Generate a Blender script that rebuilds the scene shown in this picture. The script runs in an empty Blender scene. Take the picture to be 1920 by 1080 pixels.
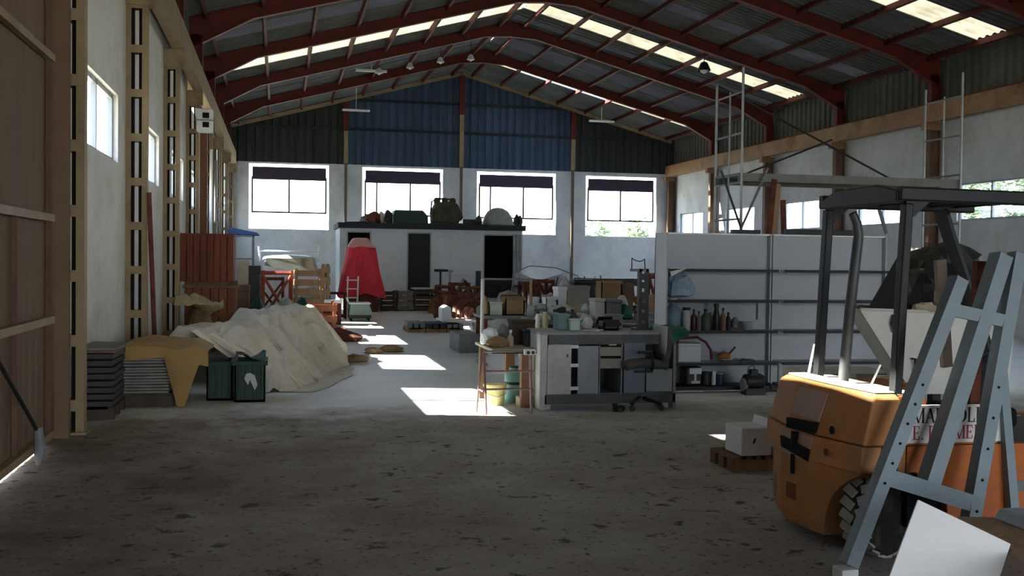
import bpy, math, random
from mathutils import Vector, Matrix, noise
random.seed(7)
S = bpy.context.scene
COL = S.collection
PI = math.pi

# ------------------------------------------------------------------ camera
FPX, H = 2000.0, 1.55
TH, PH, RHO = 0.2158505, 0.0257544, 0.0125
_F = Vector((math.sin(TH)*math.cos(PH), math.cos(TH)*math.cos(PH), -math.sin(PH)))
_R0 = Vector((math.cos(TH), -math.sin(TH), 0))
_U0 = _R0.cross(_F)
_R = _R0*math.cos(RHO) + _U0*math.sin(RHO)
_U = _U0*math.cos(RHO) - _R0*math.sin(RHO)
cam_d = bpy.data.cameras.new('camera'); cam = bpy.data.objects.new('camera', cam_d); COL.objects.link(cam)
cam.matrix_world = Matrix(((_R.x, _U.x, -_F.x, 0), (_R.y, _U.y, -_F.y, 0), (_R.z, _U.z, -_F.z, H), (0, 0, 0, 1)))
cam_d.sensor_width = 36.0; cam_d.lens = 36.0*FPX/1920; cam_d.clip_start = 0.05; cam_d.clip_end = 500
S.camera = cam

def _ray(x, y): return _F + _R*((x-960)/FPX) - _U*((y-540)/FPX)
def floor_at(x, y, z=0.0):
    r = _ray(x, y); t = (z-H)/r.z; return Vector((r.x*t, r.y*t, z))
def at(x, y, Y):
    r = _ray(x, y); t = Y/r.y; return Vector((r.x*t, Y, H+r.z*t))
def rect(x0, y0, x1, y1, Y):
    a = at(x0, y1, Y); b = at(x1, y1, Y); c = at((x0+x1)/2, y0, Y); d = at((x0+x1)/2, y1, Y)
    return (a.x+b.x)/2, d.z, b.x-a.x, c.z-d.z      # centre X, base z, width, height

# ------------------------------------------------------------------ materials
def lin(h):
    h = h.lstrip('#'); v = [int(h[i:i+2], 16)/255 for i in (0, 2, 4)]
    return tuple(((c+.055)/1.055)**2.4 if c > .04045 else c/12.92 for c in v) + (1,)
_M = {}
def mat(name, col, rough=.75, metal=0.0, var=.25, scale=3.0, dirt=None, dirt_amt=.45, bump=0.0, spec=.3, trans=0.0, emit=None, stretch=(1, 1, 1), obj=True):
    if name in _M: return _M[name]
    m = bpy.data.materials.new(name); m.use_nodes = True; nt = m.node_tree; N = nt.nodes; L = nt.links
    b = N['Principled BSDF']
    b.inputs['Roughness'].default_value = rough; b.inputs['Metallic'].default_value = metal
    b.inputs['Specular IOR Level'].default_value = spec
    if trans: b.inputs['Transmission Weight'].default_value = trans
    tc = N.new('ShaderNodeTexCoord'); mp = N.new('ShaderNodeMapping'); mp.inputs['Scale'].default_value = stretch
    L.new(tc.outputs['Object'], mp.inputs['Vector'])
    n1 = N.new('ShaderNodeTexNoise'); n1.inputs['Scale'].default_value = scale; n1.inputs['Detail'].default_value = 6; n1.inputs['Roughness'].default_value = .65
    L.new(mp.outputs['Vector'], n1.inputs['Vector'])
    c = lin(col)
    r = N.new('ShaderNodeValToRGB'); r.color_ramp.elements[0].position = .3; r.color_ramp.elements[1].position = .7
    r.color_ramp.elements[0].color = tuple(x*(1-var) for x in c[:3])+(1,); r.color_ramp.elements[1].color = tuple(min(1, x*(1+var)) for x in c[:3])+(1,)
    L.new(n1.outputs['Fac'], r.inputs['Fac']); out = r.outputs['Color']
    if dirt:
        n2 = N.new('ShaderNodeTexNoise'); n2.inputs['Scale'].default_value = scale*.6+.3; n2.inputs['Detail'].default_value = 9; n2.inputs['Roughness'].default_value = .7
        L.new(mp.outputs['Vector'], n2.inputs['Vector'])
        r2 = N.new('ShaderNodeValToRGB'); r2.color_ramp.elements[0].position = .5; r2.color_ramp.elements[1].position = .68
        r2.color_ramp.elements[1].color = (dirt_amt,)*3+(1,)
        L.new(n2.outputs['Fac'], r2.inputs['Fac'])
        mx = N.new('ShaderNodeMix'); mx.data_type = 'RGBA'; L.new(r2.outputs['Color'], mx.inputs[0]); L.new(out, mx.inputs[6]); mx.inputs[7].default_value = lin(dirt); out = mx.outputs[2]
    L.new(out, b.inputs['Base Color'])
    if bump:
        bp = N.new('ShaderNodeBump'); bp.inputs['Strength'].default_value = bump; bp.inputs['Distance'].default_value = .02
        L.new(n1.outputs['Fac'], bp.inputs['Height']); L.new(bp.outputs['Normal'], b.inputs['Normal'])
    if emit: b.inputs['Emission Color'].default_value = lin(col); b.inputs['Emission Strength'].default_value = emit
    _M[name] = m; return m

def wood(name, c1, c2, scale=6, rough=.7, axis=2):
    if name in _M: return _M[name]
    st = [1, 1, 1]; st[axis] = .12
    return mat(name, c1, rough=rough, var=.3, scale=scale, dirt=c2, dirt_amt=.7, stretch=tuple(st), bump=.2)

def glass(name='window_glass', tint=(.93, .97, 1), gloss=.06):
    if name in _M: return _M[name]
    m = bpy.data.materials.new(name); m.use_nodes = True; N = m.node_tree.nodes; L = m.node_tree.links
    N.remove(N['Principled BSDF']); o = N['Material Output']
    t = N.new('ShaderNodeBsdfTransparent'); t.inputs[0].default_value = tint+(1,)
    g = N.new('ShaderNodeBsdfGlossy'); g.inputs['Roughness'].default_value = .05
    x = N.new('ShaderNodeMixShader'); x.inputs[0].default_value = gloss
    L.new(t.outputs[0], x.inputs[1]); L.new(g.outputs[0], x.inputs[2]); L.new(x.outputs[0], o.inputs[0])
    _M[name] = m; return m
def translucent(name, col, amt=1.0, clear=.06):
    if name in _M: return _M[name]
    m = bpy.data.materials.new(name); m.use_nodes = True; N = m.node_tree.nodes; L = m.node_tree.links
    N.remove(N['Principled BSDF']); o = N['Material Output']
    t = N.new('ShaderNodeBsdfTranslucent'); d = N.new('ShaderNodeBsdfDiffuse')
    tc = N.new('ShaderNodeTexCoord'); n = N.new('ShaderNodeTexNoise'); n.inputs['Scale'].default_value = 2.5; n.inputs['Detail'].default_value = 7
    r = N.new('ShaderNodeValToRGB'); c = lin(col); r.color_ramp.elements[0].position = .3; r.color_ramp.elements[1].position = .6
    r.color_ramp.elements[0].color = tuple(v*amt*.6 for v in c[:3])+(1,); r.color_ramp.elements[1].color = tuple(v*amt for v in c[:3])+(1,)
    L.new(tc.outputs['Object'], n.inputs['Vector']); L.new(n.outputs['Fac'], r.inputs['Fac'])
    L.new(r.outputs['Color'], t.inputs['Color']); d.inputs[0].default_value = tuple(v*.5 for v in c[:3])+(1,)
    x = N.new('ShaderNodeMixShader'); x.inputs[0].default_value = .25; L.new(t.outputs[0], x.inputs[1]); L.new(d.outputs[0], x.inputs[2])
    tr = N.new('ShaderNodeBsdfTransparent'); y = N.new('ShaderNodeMixShader'); y.inputs[0].default_value = clear
    L.new(x.outputs[0], y.inputs[1]); L.new(tr.outputs[0], y.inputs[2]); L.new(y.outputs[0], o.inputs[0])
    _M[name] = m; return m

# ------------------------------------------------------------------ mesh builder
class MB:
    def __init__(s): s.v = []; s.f = []
    def add(s, vs, fs):
        b = len(s.v); s.v += [tuple(v) for v in vs]; s.f += [tuple(b+i for i in f) for f in fs]; return s
    def box(s, c, d, rz=0.0, rot=None):
        R = rot if rot is not None else Matrix.Rotation(rz, 3, 'Z'); c = Vector(c)
        vs = [c + R @ Vector((sx*d[0]/2, sy*d[1]/2, sz*d[2]/2)) for sx in (-1, 1) for sy in (-1, 1) for sz in (-1, 1)]
        return s.add(vs, [(0, 1, 3, 2), (4, 6, 7, 5), (0, 4, 5, 1), (2, 3, 7, 6), (0, 2, 6, 4), (1, 5, 7, 3)])
    def b2(s, lo, hi): return s.box([(a+b)/2 for a, b in zip(lo, hi)], [b-a for a, b in zip(lo, hi)])
    def bar(s, p, q, w, h, up=(0, 0, 1)):
        p, q = Vector(p), Vector(q); d = (q-p); l = d.length; d.normalize(); u = Vector(up)
        if abs(d.dot(u)) > .98: u = Vector((0, 1, 0))
        x = d.cross(u).normalized(); z = x.cross(d)
        return s.box((p+q)/2, (w, l, h), rot=Matrix((x, d, z)).transposed())
    def tube(s, pts, r, n=8, cap=True):
        pts = [Vector(p) for p in pts]; rs = r if isinstance(r, (list, tuple)) else [r]*len(pts); vs = []; fs = []; pu = None
        for i, p in enumerate(pts):
            d = (pts[min(i+1, len(pts)-1)]-pts[max(i-1, 0)]).normalized()
            if pu is None: pu = Vector((0, 0, 1)) if abs(d.z) < .9 else Vector((1, 0, 0))
            x = d.cross(pu).normalized(); pu = x.cross(d)
            for k in range(n):
                a = 2*PI*k/n; vs.append(p + (x*math.cos(a)+pu*math.sin(a))*rs[i])
        for i in range(len(pts)-1):
            for k in range(n): fs.append((i*n+k, i*n+(k+1) % n, (i+1)*n+(k+1) % n, (i+1)*n+k))
        if cap: fs.append(tuple(range(n))[::-1]); fs.append(tuple((len(pts)-1)*n+k for k in range(n)))
        return s.add(vs, fs)
    def lathe(s, prof, c=(0, 0, 0), n=20, rot=None):
        c = Vector(c); R = rot if rot is not None else Matrix.Identity(3); vs = []; fs = []; m = len(prof)
        for r, z in prof:
            for k in range(n): a = 2*PI*k/n; vs.append(c + R @ Vector((r*math.cos(a), r*math.sin(a), z)))
        for i in range(m-1):
            for k in range(n): fs.append((i*n+k, i*n+(k+1) % n, (i+1)*n+(k+1) % n, (i+1)*n+k))
        fs.append(tuple(range(n))[::-1]); fs.append(tuple((m-1)*n+k for k in range(n)))
        return s.add(vs, fs)
    def prism(s, poly, axis, a, b):
        n = len(poly)
        def P(u, v, w): return {'x': (w, u, v), 'y': (u, w, v), 'z': (u, v, w)}[axis]
        return s.add([P(u, v, a) for u, v in poly]+[P(u, v, b) for u, v in poly],
                     [tuple(range(n)), tuple(range(2*n-1, n-1, -1))]+[(i, i+n, (i+1) % n+n, (i+1) % n) for i in range(n)])
    def grid(s, fn, nu, nv):
        b = [fn(i/nu, j/nv) for j in range(nv+1) for i in range(nu+1)]
        return s.add(b, [(j*(nu+1)+i, j*(nu+1)+i+1, (j+1)*(nu+1)+i+1, (j+1)*(nu+1)+i) for j in range(nv) for i in range(nu)])
    def blob(s, c, r, seed=0, amp=.25, n=14, flat=True):
        c = Vector(c); vs = []; fs = []; m = n//2
        for j in range(m+1):
            th = PI*j/m
            for i in range(n):
                ph = 2*PI*i/n; d = Vector((math.sin(th)*math.cos(ph), math.sin(th)*math.sin(ph), math.cos(th)))
                k = 1+amp*noise.noise(d*1.6+Vector((seed*3.1, seed, 0)))*2
                v = Vector((d.x*r[0]*k, d.y*r[1]*k, d.z*r[2]*k))
                if flat and v.z < -r[2]*.55: v.z = -r[2]*.55
                vs.append(c+v)
        for j in range(m):
            for i in range(n): fs.append((j*n+i, (j+1)*n+i, (j+1)*n+(i+1) % n, j*n+(i+1) % n))
        return s.add(vs, fs)
    def build(s, name, m, parent=None, bevel=0.0, smooth=False, solid=0.0):
        me = bpy.data.meshes.new(name); me.from_pydata(s.v, [], s.f); me.update(); me.validate()
        import bmesh
        bm = bmesh.new(); bm.from_mesh(me); bmesh.ops.recalc_face_normals(bm, faces=bm.faces); bm.to_mesh(me); bm.free()
        if m is not None: me.materials.append(m)
        if smooth:
            me.polygons.foreach_set('use_smooth', [True]*len(me.polygons))
            if hasattr(me, 'set_sharp_from_angle'): me.set_sharp_from_angle(angle=math.radians(40))
        o = bpy.data.objects.new(name, me); COL.objects.link(o)
        if parent is not None: o.parent = parent
        if solid:
            md = o.modifiers.new('thick', 'SOLIDIFY'); md.thickness = solid
        if bevel:
            md = o.modifiers.new('soft', 'BEVEL'); md.width = bevel; md.segments = 2; md.limit_method = 'ANGLE'
        return o

def tag(o, label=None, cat=None, group=None, kind=None):
    if label: o['label'] = label
    if cat: o['category'] = cat
    if group: o['group'] = group
    if kind: o['kind'] = kind
    return o
def thing(name, label, cat, loc=(0, 0, 0), rz=0.0, group=None, kind=None):
    o = bpy.data.objects.new(name, None); COL.objects.link(o); o.empty_display_size = .1
    o.location = loc; o.rotation_euler = (0, 0, rz); return tag(o, label, cat, group, kind)
def struct(name, mb, m, label=None, **k): return tag(mb.build(name, m, **k), label, kind='structure')
def single(name, mb, m, label, cat, loc=(0, 0, 0), rz=0.0, group=None, **k):
    o = mb.build(name, m, **k); o.location = loc; o.rotation_euler = (0, 0, rz); return tag(o, label, cat, group)
def copy_tree(o, parent=None, label=None, loc=None, rz=None):
    c = o.copy(); COL.objects.link(c); c.parent = parent
    for ch in [x for x in o.children]: copy_tree(ch, c)
    if label: c['label'] = label
    if loc is not None: c.location = loc
    if rz is not None: c.rotation_euler = (0, 0, rz)
    return c

# palette
M_conc = mat('concrete_panel', '#b9bcbd', var=.14, scale=1.2, dirt='#8d8a82', dirt_amt=.45, bump=.15)
M_plast = mat('white_plaster', '#cfcdc6', var=.08, scale=1.5, dirt='#a29d90', dirt_amt=.35, bump=.1)
M_red = mat('red_oxide_steel', '#591b13', rough=.6, var=.25, scale=2, dirt='#2f0f0a', dirt_amt=.5)
M_cream = mat('cream_painted_steel', '#8a785a', rough=.6, var=.18, scale=2.5, dirt='#5f4a30', dirt_amt=.6)
M_beam = mat('tan_painted_steel', '#876848', rough=.6, var=.2, scale=1.3, dirt='#5b2f1c', dirt_amt=.75)
M_sheet = mat('grey_fibre_cement', '#575956', rough=.9, var=.2, scale=1.0, dirt='#3c3d3b', dirt_amt=.6)
M_galv = mat('galvanised_steel', '#858a8a', rough=.45, metal=.6, var=.15, scale=6)
M_dark = mat('black_steel', '#15181a', rough=.5, var=.3, scale=5, spec=.4)
M_rust = mat('rusty_steel', '#5a3123', rough=.9, var=.4, scale=8, dirt='#2c1a14', dirt_amt=.6)
M_rubber = mat('black_rubber', '#1c1c1b', rough=.85, var=.3, scale=10, dirt='#6b675e', dirt_amt=.5)
M_pallet = wood('pallet_wood', '#8a6f50', '#5a4632')
M_oak = wood('brown_board', '#6e5138', '#452f1f')
M_white = mat('white_paint', '#d9dcdc', rough=.5, var=.06, scale=3, dirt='#a9a79e', dirt_amt=.4)
M_grey = mat('grey_laminate', '#8f9496', rough=.6, var=.1, scale=3, dirt='#6a6b68', dirt_amt=.4)
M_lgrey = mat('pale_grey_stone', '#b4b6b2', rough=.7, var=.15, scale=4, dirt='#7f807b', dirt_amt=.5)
M_mgrey = mat('mid_grey_stone', '#6f7272', rough=.7, var=.2, scale=4, dirt='#4a4b4a', dirt_amt=.5)
M_beige = mat('beige_stone', '#a89c86', rough=.8, var=.15, scale=4, dirt='#776b58', dirt_amt=.4)
M_card = mat('brown_cardboard', '#8b7355', rough=.9, var=.12, scale=4, dirt='#665138', dirt_amt=.4)
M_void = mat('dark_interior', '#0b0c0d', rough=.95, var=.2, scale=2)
M_green = mat('dark_green_plastic', '#183628', rough=.55, var=.2, scale=4, dirt='#18291f', dirt_amt=.5)
M_teal = mat('teal_fabric', '#2d6a5a', rough=.9, var=.25, scale=8)
M_blue = mat('blue_plastic', '#2c4a78', rough=.5, var=.2, scale=5)
# ================================================================== setting
XL, XR, YB, YF = -1.9, 15.8, 41.4, -12.0
XC = 6.95
def zr(x): return 8.95-.27*abs(x-XC)
COLY = [9.85+4.5*k for k in range(8)]

# floor: dusty concrete with its own dark scattered stains
def floor_mat():
    m = bpy.data.materials.new('dusty_concrete_floor'); m.use_nodes = True; N = m.node_tree.nodes; L = m.node_tree.links
    b = N['Principled BSDF']; b.inputs['Specular IOR Level'].default_value = .5
    tc = N.new('ShaderNodeTexCoord')
    def nz(scale, det=8, ro=.6, st=(1, 1, 1)):
        mp = N.new('ShaderNodeMapping'); mp.inputs['Scale'].default_value = st; L.new(tc.outputs['Object'], mp.inputs[0])
        n = N.new('ShaderNodeTexNoise'); n.inputs['Scale'].default_value = scale; n.inputs['Detail'].default_value = det; n.inputs['Roughness'].default_value = ro
        L.new(mp.outputs[0], n.inputs['Vector']); return n.outputs['Fac']
    def ramp(src, *st):
        r = N.new('ShaderNodeValToRGB'); e = r.color_ramp.elements; e[0].position, e[0].color = st[0][0], st[0][1]; e[1].position, e[1].color = st[-1][0], st[-1][1]
        for p, c in st[1:-1]: q = e.new(p); q.color = c
        L.new(src, r.inputs[0]); return r.outputs[0]
    def mix(f, a, bcol):
        x = N.new('ShaderNodeMix'); x.data_type = 'RGBA'; L.new(f, x.inputs[0]); L.new(a, x.inputs[6])
        if isinstance(bcol, tuple): x.inputs[7].default_value = bcol
        else: L.new(bcol, x.inputs[7])
        return x.outputs[2]
    base = ramp(nz(.35, 7), (.35, lin('#c3c6c0')), (.55, lin('#d8dbd6')), (.7, lin('#e2e4e0')))
    g = lambda v: (v, v, v, 1)
    # brown earth trodden in near the open end of the hall
    sep0 = N.new('ShaderNodeSeparateXYZ'); L.new(tc.outputs['Object'], sep0.inputs[0])
    wob = N.new('ShaderNodeMath'); wob.operation = 'MULTIPLY_ADD'; L.new(nz(1.6, 6, .65), wob.inputs[0]); wob.inputs[1].default_value = 3.2; L.new(sep0.outputs['Y'], wob.inputs[2])
    class _S: outputs = {'Y': wob.outputs[0]}
    sep = _S()
    mr = N.new('ShaderNodeMapRange'); mr.inputs['From Min'].default_value = 13.0; mr.inputs['From Max'].default_value = 11.8; L.new(sep.outputs['Y'], mr.inputs['Value'])
    ml = N.new('ShaderNodeMath'); ml.operation = 'MULTIPLY'; L.new(mr.outputs[0], ml.inputs[0])
    earth = ramp(nz(.9, 9, .7, (1, 1, 1)), (.36, g(.66)), (.64, g(.99))); L.new(earth, ml.inputs[1])
    mx_ = N.new('ShaderNodeMapRange'); mx_.inputs['From Min'].default_value = -1.5; mx_.inputs['From Max'].default_value = 3.5; L.new(sep0.outputs['X'], mx_.inputs['Value'])
    soil = ramp(mx_.outputs[0], (0, lin('#5e4a3c')), (.4, lin('#7c7165')), (1, lin('#96928c')))
    col = mix(ml.outputs[0], base, soil)
    spots = ramp(nz(4.2, 6, .66, (1, 1.1, 1)), (.595, g(0)), (.64, g(.85)))
    m2 = N.new('ShaderNodeMath'); m2.operation = 'MULTIPLY'; L.new(spots, m2.inputs[0])
    mr2 = N.new('ShaderNodeMapRange'); mr2.inputs['From Min'].default_value = 13.0; mr2.inputs['From Max'].default_value = 11.4; mr2.inputs['To Min'].default_value = .12; L.new(sep.outputs['Y'], mr2.inputs['Value']); L.new(mr2.outputs[0], m2.inputs[1])
    col = mix(m2.outputs[0], col, lin('#2a241f'))
    crumbs = ramp(nz(17, 4, .7), (.60, g(0)), (.635, g(.85)))
    m3 = N.new('ShaderNodeMath'); m3.operation = 'MULTIPLY'; L.new(crumbs, m3.inputs[0]); L.new(mr2.outputs[0], m3.inputs[1])
    col = mix(m3.outputs[0], col, lin('#3a332c'))
    rr = N.new('ShaderNodeMapRange'); rr.inputs['From Min'].default_value = 11.0; rr.inputs['From Max'].default_value = 13.6; rr.inputs['To Min'].default_value = .85; rr.inputs['To Max'].default_value = .34; L.new(sep.outputs['Y'], rr.inputs['Value']); L.new(rr.outputs[0], b.inputs['Roughness'])
    L.new(col, b.inputs['Base Color'])
    bp = N.new('ShaderNodeBump'); bp.inputs['Strength'].default_value = .3; bp.inputs['Distance'].default_value = .01; L.new(nz(9, 6, .6), bp.inputs['Height']); L.new(bp.outputs[0], b.inputs['Normal'])
    return m
fl = struct('floor', MB().b2((XL-.2, YF-.2, -.3), (XR+.2, YB+.2, 0)), floor_mat(), 'dusty grey concrete hall floor with dark dirt scattered near the entrance')

def wall_x(name, xa, xb, holes, y0, y1, z0, z1, m, label):
    "wall in a plane of constant X with rectangular holes (ya, yb, za, zb)"
    mb = MB(); ys = sorted({y0, y1, *[h[0] for h in holes], *[h[1] for h in holes]}); zs = sorted({z0, z1, *[h[2] for h in holes], *[h[3] for h in holes]})
    for a, b in zip(ys, ys[1:]):
        run = None
        for c, d in zip(zs, zs[1:]):
            hole = any(h[0] <= (a+b)/2 <= h[1] and h[2] <= (c+d)/2 <= h[3] for h in holes)
            if not hole: run = (run[0], d) if run else (c, d)
            if hole and run: mb.b2((xa, a, run[0]), (xb, b, run[1])); run = None
        if run: mb.b2((xa, a, run[0]), (xb, b, run[1]))
    return struct(name, mb, m, label)
def wall_y(name, ya, yb, holes, x0, x1, z0, z1, m, label):
    mb = MB(); xs = sorted({x0, x1, *[h[0] for h in holes], *[h[1] for h in holes]}); zs = sorted({z0, z1, *[h[2] for h in holes], *[h[3] for h in holes]})
    for a, b in zip(xs, xs[1:]):
        for c, d in zip(zs, zs[1:]):
            if not any(h[0] <= (a+b)/2 <= h[1] and h[2] <= (c+d)/2 <= h[3] for h in holes): mb.b2((a, ya, c), (b, yb, d))
    return struct(name, mb, m, label)

WZ0, WZ1 = 2.67, 3.48
wins = [(11.25+4.5*k, 13.63+4.5*k) for k in range(7)]
slot = (6.12, 7.3, 4.78, 5.16)           # unseen high opening over the sliding door, added to sun the forklift top
lh = [(a, b, WZ0, WZ1) for a, b in wins]+[(3.6, 9.2, 0, 3.9), slot, (9.96, 10.3, 4.56, 4.8), (23.75, 26.0, 4.80, 5.12), (8.35, 8.65, 4.66, 4.8)]  # small unseen holes added to throw sun patches by the pallet
wall_x('wall_left', XL-.18, XL, lh, YF, YB, 0, 5.55, M_plast, 'whitewashed long side wall behind the cream columns')
wins_r = [(11.25+4.5*k, 13.63+4.5*k) for k in range(-1, 7)]
wall_x('wall_right', XR, XR+.18, [(a, b, 2.62, 3.52) for a, b in wins_r], YF, YB, 0, 5.45, M_conc, 'pale grey panel long side wall below the tan crane beam')
bw = [(-1.12, 1.88, 2.62, 5.12), (3.12, 6.28, 2.6, 5.1), (7.6, 10.84, 2.58, 5.07), (12.06, 15.08, 2.56, 5.03)]
wall_y('wall_back', YB, YB+.2, bw, XL, XR, 0, 5.2, M_conc, 'pale grey end wall with four large windows')
# front wall behind the viewer with a wide open gateway
wall_y('wall_front', YF-.2, YF, [(1.0, 14.0, 0, 5.0)], XL, XR, 0, 9, M_conc, 'end wall with the open entrance gateway')

def corr(fn, n, amp):  # zig-zag cross section samples
    out = []
    for i in range(n):
        out += [(i/n, 0), ((i+.2)/n, 0), ((i+.35)/n, amp), ((i+.85)/n, amp)]
    return [(u, a) for u, a in out]+[(1, 0)]
# end gable cladding above the windows
def gable(name, x0, x1, m, label):
    mb = MB(); n = int((x1-x0)/.3); pr = corr(None, n, .045)
    vs = []; fs = []
    for u, a in pr:
        x = x0+(x1-x0)*u; vs += [(x, YB+.02-a, 5.15), (x, YB+.02-a, zr(x)-.02)]
    for i in range(len(pr)-1): fs.append((2*i, 2*i+2, 2*i+3, 2*i+1))
    # split at the ridge happens between bays
    return struct(name, mb.add(vs, fs), m, label, solid=.03)
M_gb = mat('blue_steel_sheeting', '#35475b', rough=.6, var=.35, scale=1.2, dirt='#1b242e', dirt_amt=.6, stretch=(3, 1, .25))
M_gg = mat('dark_green_grey_sheeting', '#2b2f2d', rough=.7, var=.3, scale=1.2, dirt='#1b1e1c', dirt_amt=.6, stretch=(3, 1, .25))
GP = [2.49, XC, 11.46]
gable('wall_cladding_west', XL, GP[0], M_gg, 'dark grey ribbed sheeting over the first window')
gable('wall_cladding_midwest', GP[0], GP[1], M_gb, 'blue ribbed sheeting between first and centre gable posts')
gable('wall_cladding_mideast', GP[1], GP[2], M_gb, 'blue ribbed sheeting between centre and last gable posts')
gable('wall_cladding_east', GP[2], XR, M_gg, 'dark grey ribbed sheeting over the fourth window')
# upper side cladding
for nm, x, sgn, lab in (('wall_upper_left', XL, 1, 'ribbed grey sheeting above the whitewashed wall'), ('wall_upper_right', XR, -1, 'ribbed grey sheeting above the tan crane beam')):
    n = 180; pr = corr(None, n, .04); vs = []; fs = []
    for u, a in pr:
        y = YF+(YB-YF)*u; vs += [(x-.02*sgn+a*sgn, y, 5.45), (x-.02*sgn+a*sgn, y, zr(x)+.02)]
    for i in range(len(pr)-1): fs.append((2*i, 2*i+2, 2*i+3, 2*i+1))
    struct(nm, MB().add(vs, fs), mat('grey_ribbed_sheeting', '#50514c', rough=.8, var=.2, scale=1, dirt='#363631', dirt_amt=.5), lab, solid=.03)
# gable posts and rails
for i, x in enumerate(GP):
    t = thing('gable_post', ['steel post between first and second end windows', 'tall centre steel post under the roof ridge', 'steel post between third and fourth end windows'][i], 'post', (x, YB-.2, 0))
    MB().b2((-.05, -.05, 0), (.05, .06, 5.18)).build('foot_post', mat('dark_post_paint', '#5c5247', rough=.7, var=.15), t)
    MB().b2((-.08, -.06, 5.18), (.08, .06, 7.2 if i == 1 else 6.4)).build('lower_post', M_cream, t)
    MB().b2((-.1, -.07, 7.2 if i == 1 else 6.4), (.1, .07, zr(x)-.25)).build('upper_post', M_red, t)
for z, a, b, lab in ((6.5, XL, XR, 'lower dark rail across the end gable sheeting'), (7.62, GP[0]-1, 12.4, 'upper dark rail across the end gable sheeting')):
    single('gable_rail', MB().b2((a+.05, YB-.09, z-.05), (b-.05, YB-.03, z+.05)), mat('dark_rail_steel', '#1e2328', rough=.7), lab, 'rail')
mb = MB()
for s in (-1, 1):
    mb.bar((XC+s*.02, YB-.08, zr(XC)-.14), (XC+s*8.7, YB-.08, zr(XC+8.7)-.14), .09, .14)
single('gable_rake_trim', mb, M_cream, 'pale sloping edge strip along the top of the end gable', 'trim')

# roof sheets with translucent strips
SKYS = {1: [(11.4, 12.4), (20.45, 21.45), (29.6, 30.62), (37.85, 38.5)], -1: [(11.4, 12.4), (29.6, 30.75)]}
DULL = {1: [(25.9, 26.6), (28.5, 29.1), (31.5, 32.0), (34.2, 35.6)], -1: [(25.2, 26.4), (33.8, 35.4)]}
def roof_strip(mb, ya, yb, s, xa=None, xb=None, off=0):
    n = max(2, int((yb-ya)/.22)); pr = corr(None, n, .045); vs = []; fs = []
    xa = XC if xa is None else xa; xb = XC+s*8.95 if xb is None else xb
    for u, a in pr:
        y = ya+(yb-ya)*u; vs += [(xa, y, zr(xa)+a+off), (xb, y, zr(xb)+a+off)]
    for i in range(len(pr)-1): fs.append((2*i, 2*i+2, 2*i+3, 2*i+1))
    mb.add(vs, fs)
mbR = MB()
for s in (-1, 1):
    cuts = sorted(SKYS[s]+DULL[s]); ed = [YF]+[v for p in cuts for v in p]+[YB+.1]
    for a, b in zip(ed[::2], ed[1::2]): roof_strip(mbR, a, b, s)
    for a, b in cuts: roof_strip(mbR, a, b, s, XC+s*8.45, XC+s*8.95)
struct('ceiling', mbR, M_sheet, 'grey corrugated roof sheeting seen from below', solid=.02)
M_sky = translucent('fibreglass_skylight', '#fff0c4', .14, .0)
M_dl = translucent('grimy_skylight', '#a5a5a8', .009, .0)
for nm_, D_, m_, lab_ in (('clear', SKYS, M_sky, 'bright translucent fibreglass rooflight strip'), ('grimy', DULL, M_dl, 'grimy dull rooflight strip')):
    for s in (-1, 1):
        for a, b in D_[s]:
            mb = MB()
            if a == 37.85: roof_strip(mb, a, b, s, XC+.02, XC+1.57); roof_strip(mb, a, b, s, XC+5.0, XC+8.45)   # three sheets are missing here
            else: roof_strip(mb, a, b, s, XC+s*.02, XC+s*8.45)
            struct('window_%d' % (60+len([o for o in bpy.data.objects if o.name.startswith('window_6') or o.name.startswith('window_7')])), mb, m_, lab_)
# purlins
pr0 = MB().b2((-.035, YF, -.15), (.035, YB, -.005))
first = None
M_pur = mat('dark_red_purlin', '#48170f', rough=.7, var=.25, scale=3)
for s in (-1, 1):
    for j in range(8):
        x = XC+s*(.42+1.15*j)
        if first is None:
            first = single('roof_purlin', pr0, M_pur, 'long dark red roof purlin running under the sheeting', 'roof beam', (x, 0, zr(x)), group='roof purlins'); o = first
        else:
            o = first.copy(); COL.objects.link(o); o.location = (x, 0, zr(x))
        o.rotation_euler = (0, s*math.atan(.27), 0)

# portal frames
def portal():
    t = thing('roof_portal', '', 'roof frame', (0, 0, 0), group='red portal roof frames')
    for s in (-1, 1):
        nm = 'rafter'
        top = lambda x: zr(x)-.04
        def under(u):
            if u < .8: return .46-.16*u/.8
            if u < 7.5: return .29
            return .29+(u-7.5)/1.3*.36
        us = [0, .8, 2, 4, 6.2, 7.5, 8.1, 8.8]
        poly = [(XC+s*u, top(XC+u)) for u in us] + [(XC+s*u, top(XC+u)-under(u)) for u in reversed(us)]
        w = MB(); w.prism(poly, 'y', -.012, .012)
        w.build('rafter_web', M_red, t)
        f = MB()
        for a, b in zip(us, us[1:]):
            f.bar((XC+s*a, 0, top(XC+a)-under(a)), (XC+s*b, 0, top(XC+b)-under(b)), .16, .02)
        f.bar((XC, 0, top(XC)), (XC+s*8.8, 0, top(XC+8.8)), .14, .02)
        f.build('rafter_flange', M_red, t)
        c = MB(); X = XC+s*8.5
        X = XC+s*8.66
        c.b2((X-.12, -.012, 5.5), (X+.12, .012, 6.2)); c.b2((X-.13, -.08, 5.5), (X-.11, .08, 6.0 if s > 0 else 6.1)); c.b2((X+.11, -.08, 5.5), (X+.13, .08, 6.1))
        c.build('upper_stanchion', M_red, t)
    return t
names_f = ['nearest to the entrance', 'second from the entrance', 'third from the entrance', 'fourth from the entrance', 'over the rows of stacked stone', 'fourth from the blue gable', 'third from the blue gable', 'second from the blue gable', 'closest to the blue gable']
YFR = [0.85, 5.35]+COLY[:-1]
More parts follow.
